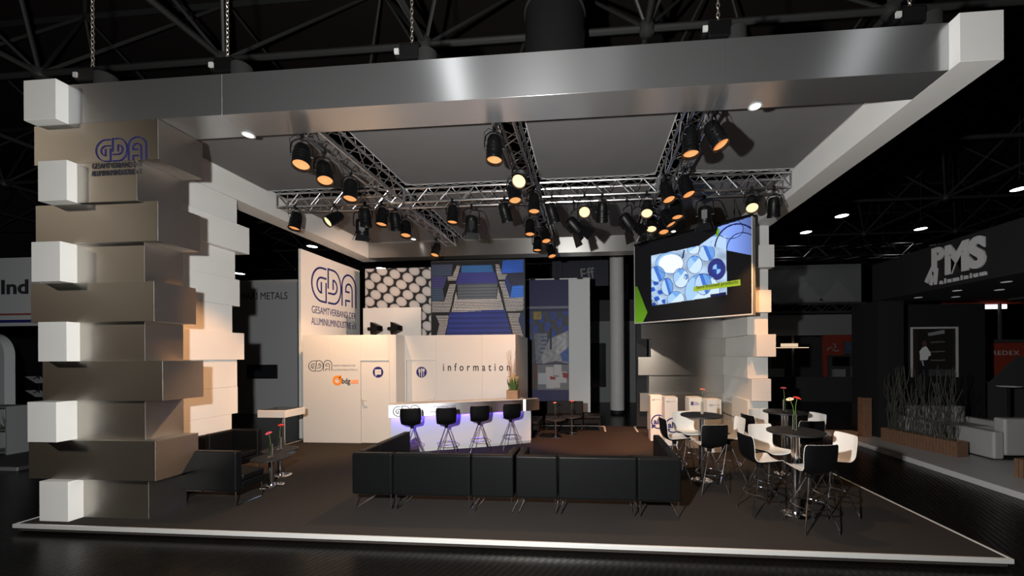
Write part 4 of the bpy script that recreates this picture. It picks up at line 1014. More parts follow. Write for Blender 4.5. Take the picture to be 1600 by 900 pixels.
# touch kiosk at the left
t = thing('display_kiosk', 'white tray-shaped kiosk with dark glass top on one chrome post', 'kiosk', (.62, 3.30, 0))
MB().box(.30, .90, 3.03, 3.56, .80, .945).build('tray', M['white_lac'], t, bevel=.004)
MB().box(.335, .865, 3.065, 3.525, .9455, .952).build('glass_top', M['glassd'], t)
MB().cyl((.62, 3.30, .015), (.62, 3.30, .799), .032, 24).build('post', M['chrome'], t, smooth=True)
MB().lathe([(.23, 0), (.23, .008), (.04, .016), (.033, .03)], 36, (.62, 3.30, 0)).build('base_plate', M['chrome'], t, smooth=True)

# four display pillars with printed fronts
alu_pts = None
def plinth(x, y, w, dp, h, label, kind):
    t = thing('display_pillar', label, 'display pillar', (x+w/2, y+dp/2, 0), 0, 'white display pillars before the stacked wall')
    MB().box(x, x+w, y, y+dp, .004, h).build('body', M['white_lac'], t, bevel=.003)
    MB().box(x+.015, x+w-.015, y+.015, y+dp-.015, 0, .0035).build('foot', M['black'], t)
    if kind == 'alu':
        gda_logo(M['grey_ink'], t, (x+.03, y, h-.115), (1, 0, 0), (0, 0, 1), .08, .035, .07)
        lettering('lettering', 'GESAMTVERBAND', M['grey_ink'], t, (x+.12, y, h-.10), (1, 0, 0), (0, 0, 1), .12, .012)
        o = MB(); cx, cz, r = x+w*.62, .46, .155; f = lambda a, b, q: (a, y-q-.0005, b)
        ribbon(o, arc(cx, cz, r, 62, 205, 26), .028, f, .003); ribbon(o, arc(cx, cz, r, 222, 330, 18), .028, f, .003)
        o.prism([(cx-r*1.02, cz-.17), (cx-r*.98, cz-.055), (cx-r*.30, cz-.085)], lambda a, b: (a, y-.0006, b), lambda a, b: (a, y-.0036, b))
        o.build('recycling_arc', M['navy'], t)
        lettering('lettering', 'alu', M['navy'], t, (cx-.11, y, cz-.06), (1, 0, 0), (0, 0, 1), .21, .135, bold=.035)
    elif kind == 'eu':
        MB().box(x+.035, x+.095, y-.003, y-.0005, h-.165, h-.085).build('square_mark', M['navy'], t)
        for i in range(8): disc(t, M['lgrey'], (x+.065+.02*math.cos(i*PI/4), h-.125+.02*math.sin(i*PI/4)), .003, y-.003, 8, 'star_dot', .001)
        for k, wd in enumerate((.075, .11, .10)): MB().box(x+.11, x+.11+wd, y-.002, y-.0005, h-.108-.026*k, h-.098-.026*k).build('print_line', M['navy'], t)
    else:
        gda_logo(M['grey_ink'], t, (x+.045, y, h-.13), (1, 0, 0), (0, 0, 1), .085, .036, .07)
        lettering('lettering', 'GESAMTVERBAND', M['grey_ink'], t, (x+.14, y, h-.115), (1, 0, 0), (0, 0, 1), .12, .012)
    return t
plinth(8.455, 4.90, .29, .30, 1.075, 'white display pillar with blue alu ring, leftmost and farthest back', 'alu')
plinth(8.695, 4.46, .285, .32, 1.085, 'white display pillar with blue alu ring, second from the left', 'alu')
plinth(9.175, 4.26, .29, .33, 1.10, 'white display pillar with a dark blue square mark, third from the left', 'eu')
plinth(9.445, 3.92, .29, .32, 1.10, 'white display pillar nearest to the camera, right one of the four', 'gda')

# ================================================================== BEHIND THE STAND
t = thing('hanging_banner', 'tall hanging banner with machine photo and pale grey strip behind the counter', 'banner', (6.0, 8.0, .2))
def f_ban(u, v):
    n = math.sin(u*31+math.sin(v*47)*2)*math.sin(v*61+u*9)
    if v < .218 or v > .905: return srgb(24, 26, 84)
    if v < .235: return srgb(120, 124, 140)
    if v < .69:
        if v < .26: return srgb(30, 34, 80)
        w = (v-.235)/.455
        c = srgb(60, 64, 78)
        if w < .55 and math.sin(u*22)*math.sin(v*40+u*4) > .1: c = srgb(38, 66, 150)
        if w < .3 and u > .18 and u < .36 and w > .05 and w < .2: c = srgb(150, 130, 60)
        if w > .45 and abs(u-.28-.1*(w-.45)) < .10: c = srgb(110, 116, 128)
        if w > .45 and abs(u-.42) < .08 and w < .85: c = srgb(120, 128, 140) if (w*14) % 1 > .3 else srgb(44, 64, 120)
        if inpoly(u, w, [(.55, .55), (1, .4), (1, 1), (.7, .95), (.4, 1), (.35, .9)]): c = srgb(150, 152, 158)
        if inpoly(u, w, [(.70, .52), (.92, .45), (.95, .75), (.72, .85)]): c = srgb(176, 178, 182)
        if inpoly(u, w, [(.80, .82), (1, .7), (1, .98), (.85, .95)]): c = srgb(60, 90, 160)
        if abs(u-.58) < .025 and .35 < w < .75: c = srgb(20, 20, 26)
        k = 1+.22*n; return tuple(max(0, a*k) for a in c)
    if v < .70: return srgb(30, 34, 70)
    w = (v-.70)/.205
    c = srgb(116, 118, 124)
    if u < .26: c = srgb(96, 40, 44) if n > .1 else srgb(52, 66, 56)
    for cx, cy, r in ((.38, .55, .10), (.55, .3, .09), (.74, .2, .09), (.70, .7, .10), (.86, .5, .09), (.56, .72, .09)):
        if abs(u-cx) < r and abs(w-cy) < .22: c = srgb(186, 188, 194)
    if inpoly(u, w, [(.55, .45), (.7, .5), (.68, .6), (.57, .6)]) or inpoly(u, w, [(.85, .3), (1, .35), (.98, .55), (.86, .5)]): c = srgb(140, 30, 30)
    return c
MB().box(4.98, 6.37, 8.0, 8.012, .55, 4.50).build('cloth', M['lgrey'], t)
printed('print', t, (4.98, 7.997, .55), (1, 0, 0), (0, 0, 1), 1.387, 3.95, 110, 260, lambda u, v: tuple(.75*c for c in f_ban(u, v)), M['print'])
MB().box(6.375, 7.06, 8.0, 8.012, .20, 4.50).build('side_strip', M['pale'], t)
MB().cyl((4.9, 8.006, 4.525), (7.07, 8.006, 4.525), .022, 10).build('top_tube', M['trim'], t, smooth=True)
for x in (5.2, 6.0, 6.75): MB().box(x-.09, x+.09, 7.975, 8.035, 4.50, 4.56).cyl((x, 8.0, 4.56), (x, 8.0, 8.6), .004, 5).build('tube_clip', M['blackm'], t)
t = thing('dark_sign', 'dark blue hanging sign with pale slanted Eff lettering behind the banner', 'sign', (6.9, 10.5, 5.0))
MB().box(5.6, 7.8, 10.5, 10.6, 4.75, 5.75).build('board', mat('deep_blue_board', (.012, .014, .03), .6), t); MB().cyl((5.9, 10.55, 5.75), (5.9, 10.55, 8.6), .01, 6).cyl((7.5, 10.55, 5.75), (7.5, 10.55, 8.6), .01, 6).build('cable', M['dark_steel'], t)
lettering('lettering', 'Eff', M['grey'], t, (6.75, 10.5, 5.02), (1, 0, .08), (-.15, 0, 1), .55, .42, bold=.01)

t = thing('round_column', 'thick pale round column standing behind the stand', 'column', (8.06, 9.8, -.1))
MB().cyl((8.06, 9.8, .03), (8.06, 9.8, 5.9), .26, 40).build('shaft', M['column'], t, smooth=True)
MB().cyl((8.06, 9.8, -.1), (8.06, 9.8, .029), .24, 32).build('base', M['black'], t, smooth=True)
MB().cyl((8.06, 9.8, 5.9), (8.06, 9.8, 13.0), .24, 32).build('upper_shaft', M['column'], t, smooth=True)

t = thing('exhibition_wall', 'dim grey stand wall with dark picture left of the round column', 'wall', (7.3, 13, -.1))
bx('board', M['grey'], t, 6.3, 9.6, 13, 13.1, -.1, 3.6); bx('picture', M['glassd'], t, 6.9, 7.8, 12.96, 12.999, .6, 2.6); bx('board', M['dark'], t, 6.3, 12.9, 13.2, 13.3, -.1, 4.6)
t = thing('flag_pole', 'slim dark blue upright with lit cap right of the round column', 'post', (9.35, 11, -.1))
MB().box(9.27, 9.43, 11, 11.12, -.1, 3.66).build('post', mat('navy_post', (.015, .018, .05), .5), t); MB().cyl((9.35, 11.06, 3.66), (9.35, 11.06, 3.71), .07, 16).build('cap', M['dglow'], t)

# grey METALS wall at the left
t = thing('exhibition_wall', 'plain grey stand wall with AMARI METALS lettering and a black monitor', 'wall', (-5, 9, -.1))
bx('board', M['pale'], t, -9.5, -3.84, 9, 9.1, -.1, 4.93); bx('return_wall', M['grey'], t, -3.839, -3.50, 9.02, 9.1, -.1, 4.9)
lettering('lettering', 'AMARI METALS', M['ink'], t, (-6.32, 9, 4.20), (1, 0, 0), (0, 0, 1), 2.12, .27)
t = thing('wall_monitor', 'black flat monitor on the grey METALS wall', 'monitor', (-5.2, 8.95, 1.23)); bx('housing', M['blackp'], t, -5.78, -4.60, 8.93, 8.999, 1.23, 1.75, bevel=.006); bx('screen', M['glassd'], t, -5.75, -4.63, 8.925, 8.9295, 1.26, 1.72, bevel=0)
# stand at the far left
t = thing('exhibition_stand', 'pale grey neighbouring stand at the left edge with Ind lettering and stripes', 'stand', (-5.6, 3.3, -.1))
bx('fascia', M['lgrey'], t, -8.0, -4.6, 3.0, 3.12, 2.72, 4.18); bx('stripe', M['red'], t, -8.0, -4.6, 2.99, 2.999, 2.95, 2.985, bevel=0); bx('stripe', M['navy'], t, -8.0, -4.6, 2.99, 2.999, 2.79, 2.85, bevel=0)
lettering('lettering', 'Ind', M['ink'], t, (-5.55, 3.0, 3.40), (1, 0, 0), (0, 0, 1), .66, .31, bold=.03)
o = MB(); ribbon(o, [(-6.22, 0)]+[(-6.22, 2.1)]+arc(-6.6, 2.1, .38, 0, 90, 10)+[(-7.7, 2.48)], .24, lambda a, b, q: (a, 3.5-q*40, b), .004); o.build('arch', M['lgrey'], t)
bx('post', M['lgrey'], t, -7.9, -7.75, 3.2, 3.3, -.03, 2.719)
t = thing('stand_wall', 'dark back wall of the pale stand at the left edge', 'wall', (-6, 5.25, -.1)); bx('board', M['dark'], t, -8, -4.0, 5.2, 5.3, -.1, 2.72)
t = thing('stand_floor', 'dark low floor platform of the stand at the left edge', 'platform', (-6, 3.7, -.1)); bx('board', M['dark'], t, -9, -3.75, 2.2, 5.19, -.099, -.0305); bx('edge_trim', M['grey'], t, -9, -3.75, 2.17, 2.199, -.099, -.03)
for q in ((-5.3, .15), (-5.3, .75)): pass
t = thing('brochure_rack', 'dark zigzag brochure rack behind the left white blocks', 'rack', (-7.25, 4.5, -.03))
for k in range(4):
    z = .12+.36*k; MB().path([(-7.5, 4.5, z), (-7.2, 4.5, z+.18), (-7.5, 4.5, z+.36)], .012, 6).path([(-7.2, 4.5, z), (-7.5, 4.5, z+.18), (-7.2, 4.5, z+.36)], .012, 6).build('zigzag_bars', M['blackm'], t)
    MB().add([(-7.5, 4.46, z+.36), (-7.2, 4.46, z+.20), (-7, 4.6, z+.20), (-7.3, 4.6, z+.36), (-7.5, 4.46, z+.35), (-7.2, 4.46, z+.19), (-7, 4.6, z+.19), (-7.3, 4.6, z+.35)], [(0, 1, 2, 3), (7, 6, 5, 4), (0, 4, 5, 1), (1, 5, 6, 2), (2, 6, 7, 3), (3, 7, 4, 0)]).build('shelf', M['grey'], t)
MB().box(-7.52, -6.98, 4.44, 4.64, -.03, .0).cyl((-7.25, 4.55, 0), (-7.25, 4.55, 1.6), .012, 6).build('base', M['blackm'], t)
def side_chair(x, y, rz, m, label, first=[]):
    if first: return dup(first[0], (x, y, -.03), rz, label)
    t = thing('side_chair', label, 'chair', (0, 0, 0), 0, 'chairs of the left neighbouring stand')
    s = MB(); n = 10
    vs = []
    for i in range(n+1):
        for j in range(9):
            a = i/n; u = -1+2*j/8; r = .22*math.sqrt(max(0, 1-.75*u*u*(.5+.5*abs(2*a-1))))
            yy, zz = (.22-.42*a/.5, .44) if a < .5 else (-.20-.10*(a-.5)/.5, .44+.42*(a-.5)/.5)
            vs.append((u*.22*(1 if .1 < a < .92 else .75), yy, zz+.03*u*u))
    for off in (0, -.012): s.v += [(p[0], p[1]+off*.5, p[2]+off) for p in vs]
    N = len(vs)
    for i in range(n):
        for j in range(8):
            a = i*9+j; s.f += [(a, a+1, a+10, a+9), (N+a, N+a+9, N+a+10, N+a+1)]; s.m += [0, 0]
    s.build('shell', m, t, smooth=True)
    for sx_ in (-1, 1):
        for sy in (-1, 1): MB().cyl((sx_*.15, sy*.14, .435), (sx_*.2, sy*.22, 0), .01, 8).build('leg', M['chrome'], t, smooth=True)
    t.location = (x, y, -.03); t.rotation_euler = (0, 0, rz); first.append(t); return t
side_chair(-6.93, 3.95, d(160), M['shell_w'], 'pale shell chair half hidden behind the left white blocks'); side_chair(-7.35, 3.62, d(60), M['shell_w'], 'pale shell chair at the far left beside the brochure rack')
t = thing('shelf_unit', 'white shelf unit with dark plants at the left picture edge', 'shelf', (-5.7, 3.1, -.03))
bx('side_panel', M['grey'], t, -5.39, -5.35, 2.95, 3.3, -.03, 1.0)
for z in (.0, .48, .97): bx('shelf_board', M['grey'], t, -6.05, -5.391, 2.95, 3.3, z, z+.03)
t = thing('shelf_plant', 'dark spiky plant on the white shelf at the left picture edge', 'plant', (-5.6, 3.12, .511)); pl = MB()
for i in range(40):
    a = R.uniform(0, 2*PI); r = R.uniform(.08, .2); h = R.uniform(.12, .36); b0 = Vector((-5.6+.05*math.cos(a), 3.12+.05*math.sin(a), .511)); pl.add([b0+Vector((-.012, 0, 0)), b0+Vector((.012, 0, 0)), b0+Vector((r*math.cos(a), r*.7*math.sin(a), h))], [(0, 1, 2)])
pl.build('leaves', M['moss'], t)

# dark stand with grey letters at the right
t = thing('exhibition_stand', 'big black neighbouring stand at the right with grey PMS aluminium letters', 'stand', (15.5, 4, -.1))
bx('canopy', M['black'], t, 14.0, 20, -2, 5.75, 3.33, 4.22, bevel=0)
bx('corner_wall', M['black'], t, 14.02, 14.6, 5.60, 6.50, .0, 3.32, bevel=0); bx('back_wall', M['black'], t, 14.601, 17.2, 6.40, 6.50, .0, 3.32, bevel=0); bx('canopy_soffit', M['dark'], t, 17.0, 20, -2, 5.7, 3.30, 3.329, bevel=0)
tf = thing('stand_floor', 'pale grey raised floor of the black stand at the right', 'platform', (17, 2, -.1)); bx('floor_board', M['slab'], tf, 13.25, 22, -3, 6.5, -.099, .0)
# the letters sit on the canopy side that faces the big stand
ly = lambda yy: (13.999, yy, 0)
lettering('lettering', 'MS', M['grey_letter'], t, (13.999, 3.86, 3.555), (0, -1, 0), (0, 0, 1), .74, .585, depth=.03, bold=.055)
lettering('lettering', 'P', M['grey_letter'], t, (13.999, 4.14, 3.72), (0, -1, 0), (0, 0, 1), .25, .44, depth=.03, bold=.05)
sw = MB()
for pts in ([(4.10, 4.12), (4.14, 3.82), (4.30, 3.53), (4.24, 3.48), (4.11, 3.78)], [(4.125, 3.70), (4.20, 3.45), (4.15, 3.42), (4.09, 3.66)], [(4.14, 3.74), (4.085, 3.42), (4.05, 3.42), (4.02, 3.74)]):
    sw.prism(pts, lambda a, b: (13.998, a, b), lambda a, b: (13.97, a, b))
sw.build('swoosh', M['grey_letter'], t)
lettering('lettering', 'aluminium', M['grey_letter'], t, (13.999, 3.985, 3.405), (0, -1, 0), (0, 0, 1), .87, .10, depth=.02, bold=.03, spacing=1.35)
dn = MB()
for x, y in ((14.6, 5.2), (14.6, 4.3), (14.6, 3.4), (15.4, 5.2), (15.4, 4.3), (15.4, 3.4), (17.4, 4.9), (17.4, 4.2), (17.4, 3.5)): dn.lathe([(.001, 3.322), (.07, 3.322), (.075, 3.3295), (.001, 3.3295)] if x < 17 else [(.001, 3.292), (.07, 3.292), (.075, 3.2995), (.001, 3.2995)], 16, (x, y, 0))
dn.build('downlights', mat('dim_downlight', (.5, .5, .5), .4, emit=(.8, .85, .9), es=.14), t)
t = thing('framed_picture', 'silver framed dark photograph of a worker in white shirt on the black wall', 'picture', (15.95, 6.38, 1.42))
def f_work(u, v):
    c = srgb(20, 17, 16)
    if u < .12: c = srgb(34, 24, 24)
    if inpoly(u, v, [(.36, .10), (.74, .03), (.75, .11), (.38, .16)]): c = srgb(120, 122, 124)
    for z in (.30, .50, .68):
        if .42 < u < .75 and abs(v-z+.02*u) < .012: c = srgb(88, 84, 84)
    if inpoly(u, v, [(.17, .48), (.24, .40), (.32, .37), (.42, .50), (.43, .56), (.37, .60), (.36, .66), (.18, .67)]): c = srgb(196, 196, 198)
    if (u-.285)**2/.0028+(v-.32)**2/.0042 < 1: c = srgb(66, 48, 42)
    if inpoly(u, v, [(.18, .67), (.36, .66), (.38, 1), (.16, 1)]): c = srgb(16, 16, 22)
    if inpoly(u, v, [(.21, .67), (.25, .67), (.27, .79), (.24, .78)]): c = srgb(150, 150, 150)
    if v > .86 and u > .38: c = srgb(64, 66, 70) if math.sin(u*60)*math.sin(v*90) > 0 else srgb(40, 40, 44)
    return c
MB().box(15.42, 16.49, 6.385, 6.399, 1.44, 2.70).build('backing', M['black'], t)
printed('photo', t, (15.43, 6.383, 1.45), (1, 0, 0), (0, 0, 1), 1.05, 1.24, 110, 130, f_work, M['print'])
fr_ = MB(); fr_.box(15.385, 15.43, 6.36, 6.384, 1.425, 2.725).box(16.48, 16.525, 6.36, 6.384, 1.425, 2.725).box(15.4305, 16.4795, 6.36, 6.384, 2.68, 2.725); fr_.build('frame', M['trim'], t)
def planter(x0, y0, x1, y1, w, h, label, plabel, n):
    p, q = Vector((x0, y0, 0)), Vector((x1, y1, 0)); dd = (q-p); L = dd.length; dd.normalize(); s = Vector((-dd.y, dd.x, 0))
    if s.x < 0: s = -s
    t = thing('wooden_planter', label, 'planter', tuple((p+q)/2), 0, 'slatted planters of the black stand')
    mb = MB(); k = int(L/.06)
    for i in range(k):
        a, b = p+dd*(L*i/k+.004), p+dd*(L*(i+1)/k-.004)
        for o_ in (0, w): mb.prism([(a.x+s.x*o_, a.y+s.y*o_), (b.x+s.x*o_, b.y+s.y*o_), (b.x+s.x*(o_+.02), b.y+s.y*(o_+.02)), (a.x+s.x*(o_+.02), a.y+s.y*(o_+.02))], lambda u, v: (u, v, .001), lambda u, v: (u, v, h))
    for e0, e1 in ((p, p+dd*.02), (q-dd*.02, q)): mb.prism([(e0.x+s.x*.022, e0.y+s.y*.022), (e1.x+s.x*.022, e1.y+s.y*.022), (e1.x+s.x*(w-.002), e1.y+s.y*(w-.002)), (e0.x+s.x*(w-.002), e0.y+s.y*(w-.002))], lambda u, v: (u, v, .001), lambda u, v: (u, v, h))
    mb.build('slats', M['dwood'], t)
    a, b = p+dd*.025+s*.022, q-dd*.025+s*(w-.002)
    c0, c1 = p+dd*.025+s*(w-.002), q-dd*.025+s*.022
    MB().prism([(a.x, a.y), (c1.x, c1.y), (b.x, b.y), (c0.x, c0.y)], lambda u, v: (u, v, .002), lambda u, v: (u, v, h-.04)).build('soil', M['eye'], t)
    c = (p+q)/2; t2 = thing('willow_stems', plabel, 'plant', (c.x, c.y, h-.04), 0); w_ = MB()
    for i in range(n):
        b0 = p+dd*R.uniform(.1, L-.1)+s*R.uniform(.06, w-.05); hh = R.uniform(.6, 1.5); a = R.uniform(0, 2*PI); r = R.uniform(.02, .16); m_ = R.uniform(-.06, .06)
        w_.path([(b0.x, b0.y, h-.038), (b0.x+m_, b0.y-m_, h+hh*.35), (b0.x+r*math.cos(a)*.6-m_*.5, b0.y+r*math.sin(a)*.6+m_, h+hh*.7), (b0.x+r*math.cos(a), b0.y+r*math.sin(a), h+hh)], .0042, 4)
    w_.build('stems', M['willow'], t2)
planter(13.86, 5.32, 14.16, 3.84, .24, .30, 'long slatted wooden planter along the black stand edge', 'thicket of thin bare stems in the long slatted planter', 120)
planter(13.97, 2.70, 14.15, 1.75, .24, .30, 'slatted wooden planter cut by the right picture edge', 'few bare stems in the planter at the right picture edge', 12)
def psofa(cx, cy, w, dp, rz, label):
    t = thing('club_sofa', label, 'sofa', (cx, cy, 0), 0, 'white sofas of the black stand')
    def b_(nm, a0, a1, b0, b1, z0, z1, bv=.04):
        MB().box(cx+a0, cx+a1, cy+b0, cy+b1, z0, z1).build(nm, M['psofa'], t, bevel=bv, seg=3)
    aw = .19
    b_('armrest', -w/2, -w/2+aw, -dp/2, dp/2, .03, .55); b_('armrest', w/2-aw, w/2, -dp/2, dp/2, .03, .55)
    b_('backrest', -w/2+aw+.002, w/2-aw-.002, dp/2-.22, dp/2, .10, .80); b_('seat_cushion', -w/2+aw+.002, w/2-aw-.002, -dp/2+.02, dp/2-.222, .28, .44); b_('seat_base', -w/2+aw+.002, w/2-aw-.002, -dp/2+.03, dp/2-.222, .08, .279, .01)
    MB().box(cx-w/2+.05, cx+w/2-.05, cy-dp/2+.08, cy+dp/2-.08, .001, .03).build('plinth', M['black'], t)
    t.rotation_euler = (0, 0, rz); return t
psofa(15.22, 5.2, 1.55, .85, 0, 'white leather sofa facing the front behind the bare stems'); psofa(15.55, 4.02, 1.9, .80, PI, 'white leather sofa with its back to the front at the right edge')

# things farther back on the right
t = thing('exhibition_stand', 'dim red neighbouring stand with pale REDEX letters at the right edge', 'stand', (19.5, 8, -.1))
bx('red_wall', M['red'], t, 18.25, 24, 8.2, 8.3, .4, 2.35); bx('upper_frame', M['dark'], t, 18.2, 24, 8.2, 8.3, 2.36, 2.45); bx('red_fascia', M['red'], t, 18.0, 24, 8.4, 8.5, 3.55, 4.05); bx('lit_sign', M['strip'], t, 19.05, 19.75, 8.36, 8.399, 3.40, 3.53)
for x in (18.25, 19.4, 20.6): bx('upright', M['dark'], t, x, x+.06, 8.22, 8.28, 2.451, 3.549)
lettering('lettering', 'REDEX', M['lgrey'], t, (19.17, 8.2, 1.985), (1, 0, 0), (0, 0, 1), .74, .13, bold=.0, spacing=1.15)
t = thing('dark_partition', 'dark grey partition with slanted top before the red wall at the right edge', 'partition', (19, 6.6, -.1))
MB().prism([(17.2, -.1), (17.2, 1.22), (17.75, 1.28), (18.4, 1.95), (22, 1.7), (22, -.1)], lambda a, b: (a, 6.75, b), lambda a, b: (a, 6.85, b)).build('board', M['dark'], t)
for x, l in ((17.55, 'small pale round table top left of the pair near the right picture edge'), (18.45, 'small pale round table top cut by the right picture edge')):
    t = thing('round_table', l, 'table', (x, 6.2, 0)); MB().lathe([(.001, 1.19), (.22, 1.19), (.22, 1.215), (.001, 1.215)], 28, (x, 6.2, 0)).build('table_top', M['lgrey'], t); MB().cyl((x, 6.2, .01), (x, 6.2, 1.189), .03, 12).build('post', M['blackm'], t); MB().lathe([(.2, 0), (.2, .01), (.03, .015)], 24, (x, 6.2, 0)).build('base_plate', M['blackm'], t)

t = thing('exhibition_stand', 'large dim grey two-band stand front behind the right pillar, with dark glazing', 'stand', (17, 15, -.1))
bx('upper_band', M['grey'], t, 13.0, 20.6, 15.6, 15.7, 4.66, 6.55); bx('middle_band', M['grey'], t, 13.0, 20.6, 15.2, 15.3, 2.98, 4.0)
dm = MB()
for x in (14.9, 17.0, 18.6): dm.prism([(x, 4.75), (x+.9, 5.75), (x+1.8, 4.75)], lambda a, b: (a, 15.599, b), lambda a, b: (a, 15.59, b))
dm.build('diamond_pattern', M['lgrey'], t) if False else dm.build('diamond_pattern', mat('slightly_lighter_grey', (.24, .25, .26), .7), t)
bx('low_wall', M['dark'], t, 12.6, 20.6, 13.6, 13.7, -.1, 1.02); bx('glazing_wall', M['dark'], t, 13, 20.6, 17, 17.1, -.1, 3.0)
for x in (13.4, 14.6, 15.9, 17.0): bx('window_post', M['grey'], t, x, x+.07, 15.0, 15.1, 1.0, 2.97)
bx('cabinet', M['grey'], t, 14.0, 14.5, 14.6, 15.0, .9, 2.2); bx('cabinet', M['lgrey'], t, 15.2, 16.3, 14.4, 14.8, .9, 1.35); bx('wall_tile', M['lgrey'], t, 14.8, 15.4, 15.05, 15.1, 2.3, 2.85)
bx('lit_sign', mat('warm_lit_sign', (.5, .5, .5), .5, emit=(1, .75, .5), es=1.2), t, 15.95, 17.7, 14.9, 14.93, 2.36, 2.39); bx('lit_sign', mat('warm_lit_sign2', (.5, .5, .5), .5, emit=(1, .75, .5), es=.8), t, 16.4, 17.2, 14.9, 14.93, 2.42, 2.58)
t = thing('red_booth', 'small dim red booth with pale swirl emblem and black screen, far behind', 'booth', (18.7, 14.4, -.1))
bx('fascia', M['red'], t, 17.95, 20.3, 14.2, 14.3, 2.62, 2.95); bx('side_wall', M['red'], t, 17.95, 18.85, 14.2, 14.3, 2.0, 2.619); bx('post', M['red'], t, 17.95, 18.12, 14.2, 14.3, -.1, 1.999); bx('picture_wall', mat('blue_grey_picture', (.05, .075, .12), .6, noise=.6, nscale=4), t, 18.9, 20.3, 14.22, 14.3, 2.05, 2.619); bx('counter', M['grey'], t, 18.3, 18.8, 14.0, 14.19, -.1, 1.35)
bx('back_board', M['dark'], t, 18.2, 20.3, 14.31, 14.4, -.1, 2.04); bx('screen', M['blackp'], t, 18.4, 19.1, 14.2, 14.3, 1.5, 1.93); bx('cupboard', M['grey'], t, 19.15, 19.5, 13.95, 14.2, -.1, 1.45); bx('cupboard', M['grey'], t, 19.55, 19.95, 13.95, 14.2, -.1, 1.45)
sw = MB(); f = lambda a, b, q: (a, 14.199-q, b)
for k in range(3): ribbon(sw, [(18.38+.30*math.cos(k*2.1+i*.16)*(i/10), 2.32+.22*math.sin(k*2.1+i*.16)*(i/10)) for i in range(2, 11)], .06, f, .006)
sw.build('emblem', M['grey'], t)
t = thing('tall_cabinet', 'tall dark wooden box behind the right bar tables', 'cabinet', (13.775, 5.70, .001)); bx('body', M['dwood'], t, 13.68, 13.87, 5.60, 5.80, .001, .96)

# ================================================================== LIGHT
w = bpy.data.worlds.new('hall_air'); SC.world = w; w.use_nodes = True
w.node_tree.nodes['Background'].inputs[0].default_value = (.9, .95, 1, 1); w.node_tree.nodes['Background'].inputs[1].default_value = .004
def spot(x, y, z, tx, ty, tz, power, size=45, blend=.5, col=(1, .66, .40), r=.05, name='stage_light'):
    l = bpy.data.lights.new(name, 'SPOT'); l.energy = power; l.spot_size = d(size); l.spot_blend = blend; l.color = col; l.shadow_soft_size = r
    o = bpy.data.objects.new(name, l); COL.objects.link(o); o.location = (x, y, z); o.rotation_euler = (Vector((tx, ty, tz))-Vector((x, y, z))).to_track_quat('-Z', 'Y').to_euler(); return o
def area(x, y, z, tx, ty, tz, sx_, sy, power, col=(1, 1, 1), name='area_light'):
    l = bpy.data.lights.new(name, 'AREA'); l.energy = power; l.shape = 'RECTANGLE'; l.size = sx_; l.size_y = sy; l.color = col
    o = bpy.data.objects.new(name, l); COL.objects.link(o); o.location = (x, y, z); o.rotation_euler = (Vector((tx, ty, tz))-Vector((x, y, z))).to_track_quat('-Z', 'Y').to_euler(); return o
WARM = (1, .46, .17); WARM2 = (1, .58, .30)
# photographer's lamp beside the camera
l = bpy.data.lights.new('photo_lamp', 'POINT'); l.energy = 2050; l.color = (1, .985, .96); l.shadow_soft_size = .06
o = bpy.data.objects.new('photo_lamp', l); COL.objects.link(o); o.location = (6.0, -3.6, 2.4)
# hall floodlights far to the front left, and lamps under the hall roof before the stand
spot(-15, -8.5, 10.5, .5, .1, 3.0, 560, 44, .8, (1, .85, .67), .6, 'hall_flood')
spot(2.5, -8, 11.5, 5.4, .1, 5.2, 130, 34, .8, (1, 1, 1), .2, 'hall_flood'); spot(7.7, -8, 11.5, 7.3, 0.1, 5.2, 12, 34, .8, (1, 1, 1), .7, 'hall_flood'); spot(15.5, -8, 11.5, 10, 0.1, 5.2, 55, 34, .8, (1, 1, 1), .4, 'hall_flood')
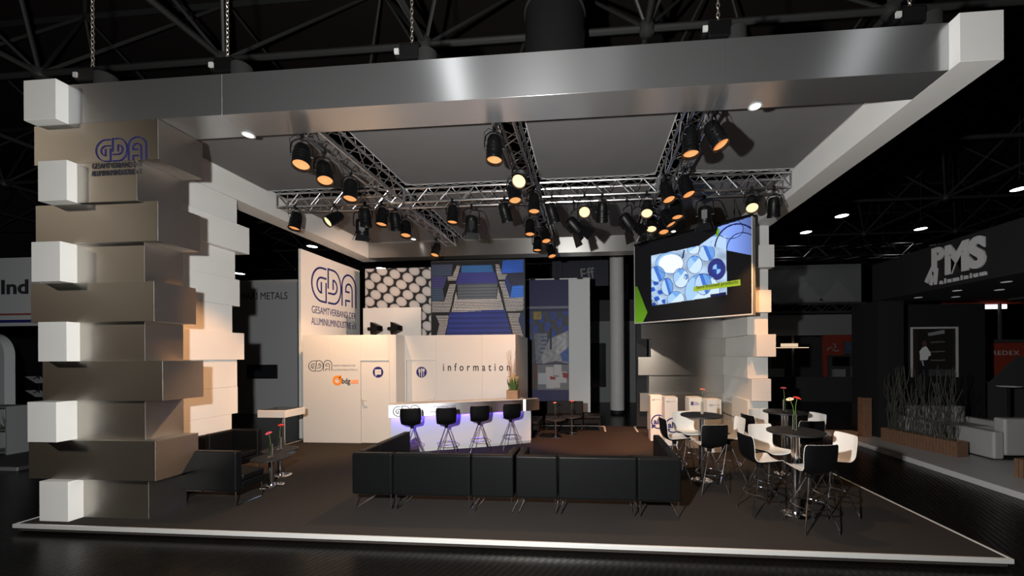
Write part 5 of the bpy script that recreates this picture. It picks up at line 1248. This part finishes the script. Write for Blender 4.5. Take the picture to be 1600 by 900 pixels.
# stage lamps
spot(1.96, 2.95, 4.55, 1.0, 4.3, 1.3, 760, 75, .7, WARM2)
spot(4.76, 2.9, 4.3, 4.3, 4.7, 1.7, 210, 80, .8, WARM)
spot(6.94, 2.8, 4.55, 5.0, 4.5, 1.2, 190, 45, .7, WARM)
spot(3.30, .78, 4.45, .5, 1.7, 1.3, 560, 42, .6, WARM)
spot(8.32, .95, 4.40, 9.5, .9, .3, 230, 62, .5, WARM2)
spot(9.99, 2.8, 4.5, 10.9, 4.7, 2.3, 500, 46, .6, WARM)
spot(8.64, 2.9, 4.45, 9.2, 4.3, .6, 700, 52, .6, WARM2)
spot(7.74, 3.15, 4.30, 7.2, 5.2, 0, 1500, 48, .6, (1, .42, .22))
spot(5.41, 2.9, 4.45, 5.6, .8, .3, 420, 75, .6, WARM2)
spot(3.08, 3.1, 4.45, 1.9, 2.0, .2, 250, 66, .6, WARM2)
spot(5.87, 3.66, 4.45, -.1, 5.8, 3.7, 1000, 38, .7, (1, .62, .42))
spot(5.87, 4.7, 4.50, 1.9, 6.4, 3.6, 160, 60, .7, (1, .75, .6)); spot(6.13, 5.2, 4.45, 3.9, 6.4, 3.6, 60, 60, .7, (1, .95, .9))
spot(9.15, 3.1, 4.35, 9.2, 6.3, 1.4, 300, 55, .7, (1, .85, .7))
# violet LED line under the counter band
for i in range(4):
    a, b = Vector((P[0][0], P[0][1], 0)), Vector((P[4][0], P[4][1], 0)); p = a+(b-a)*((i+.5)/4)-nrm*.085
    L_ = area(p.x, p.y, BZ0-.004, p.x, p.y, 0, .60, .03, 3.4, (.10, .04, 1), 'led_line'); L_.rotation_euler = (0, 0, math.atan2(dirn.y, dirn.x))

# ================================================================== CAMERA
cam = bpy.data.cameras.new('camera'); co = bpy.data.objects.new('camera', cam); COL.objects.link(co); SC.camera = co
cam.sensor_width = 36; cam.lens = 576.43/1600*36; cam.shift_x = (800-873.17)/1600; cam.shift_y = (556.55-450)/1600
co.location = (6.993, -3.947, 2.015)
co.matrix_world = Matrix.Translation(co.location) @ Matrix.Rotation(.0791, 4, 'Z') @ Matrix.Rotation(PI/2, 4, 'X') @ Matrix.Rotation(-.005, 4, 'Z')
SC.view_settings.view_transform = 'Standard'; SC.view_settings.look = 'None'; SC.view_settings.exposure = 0; SC.view_settings.gamma = 1
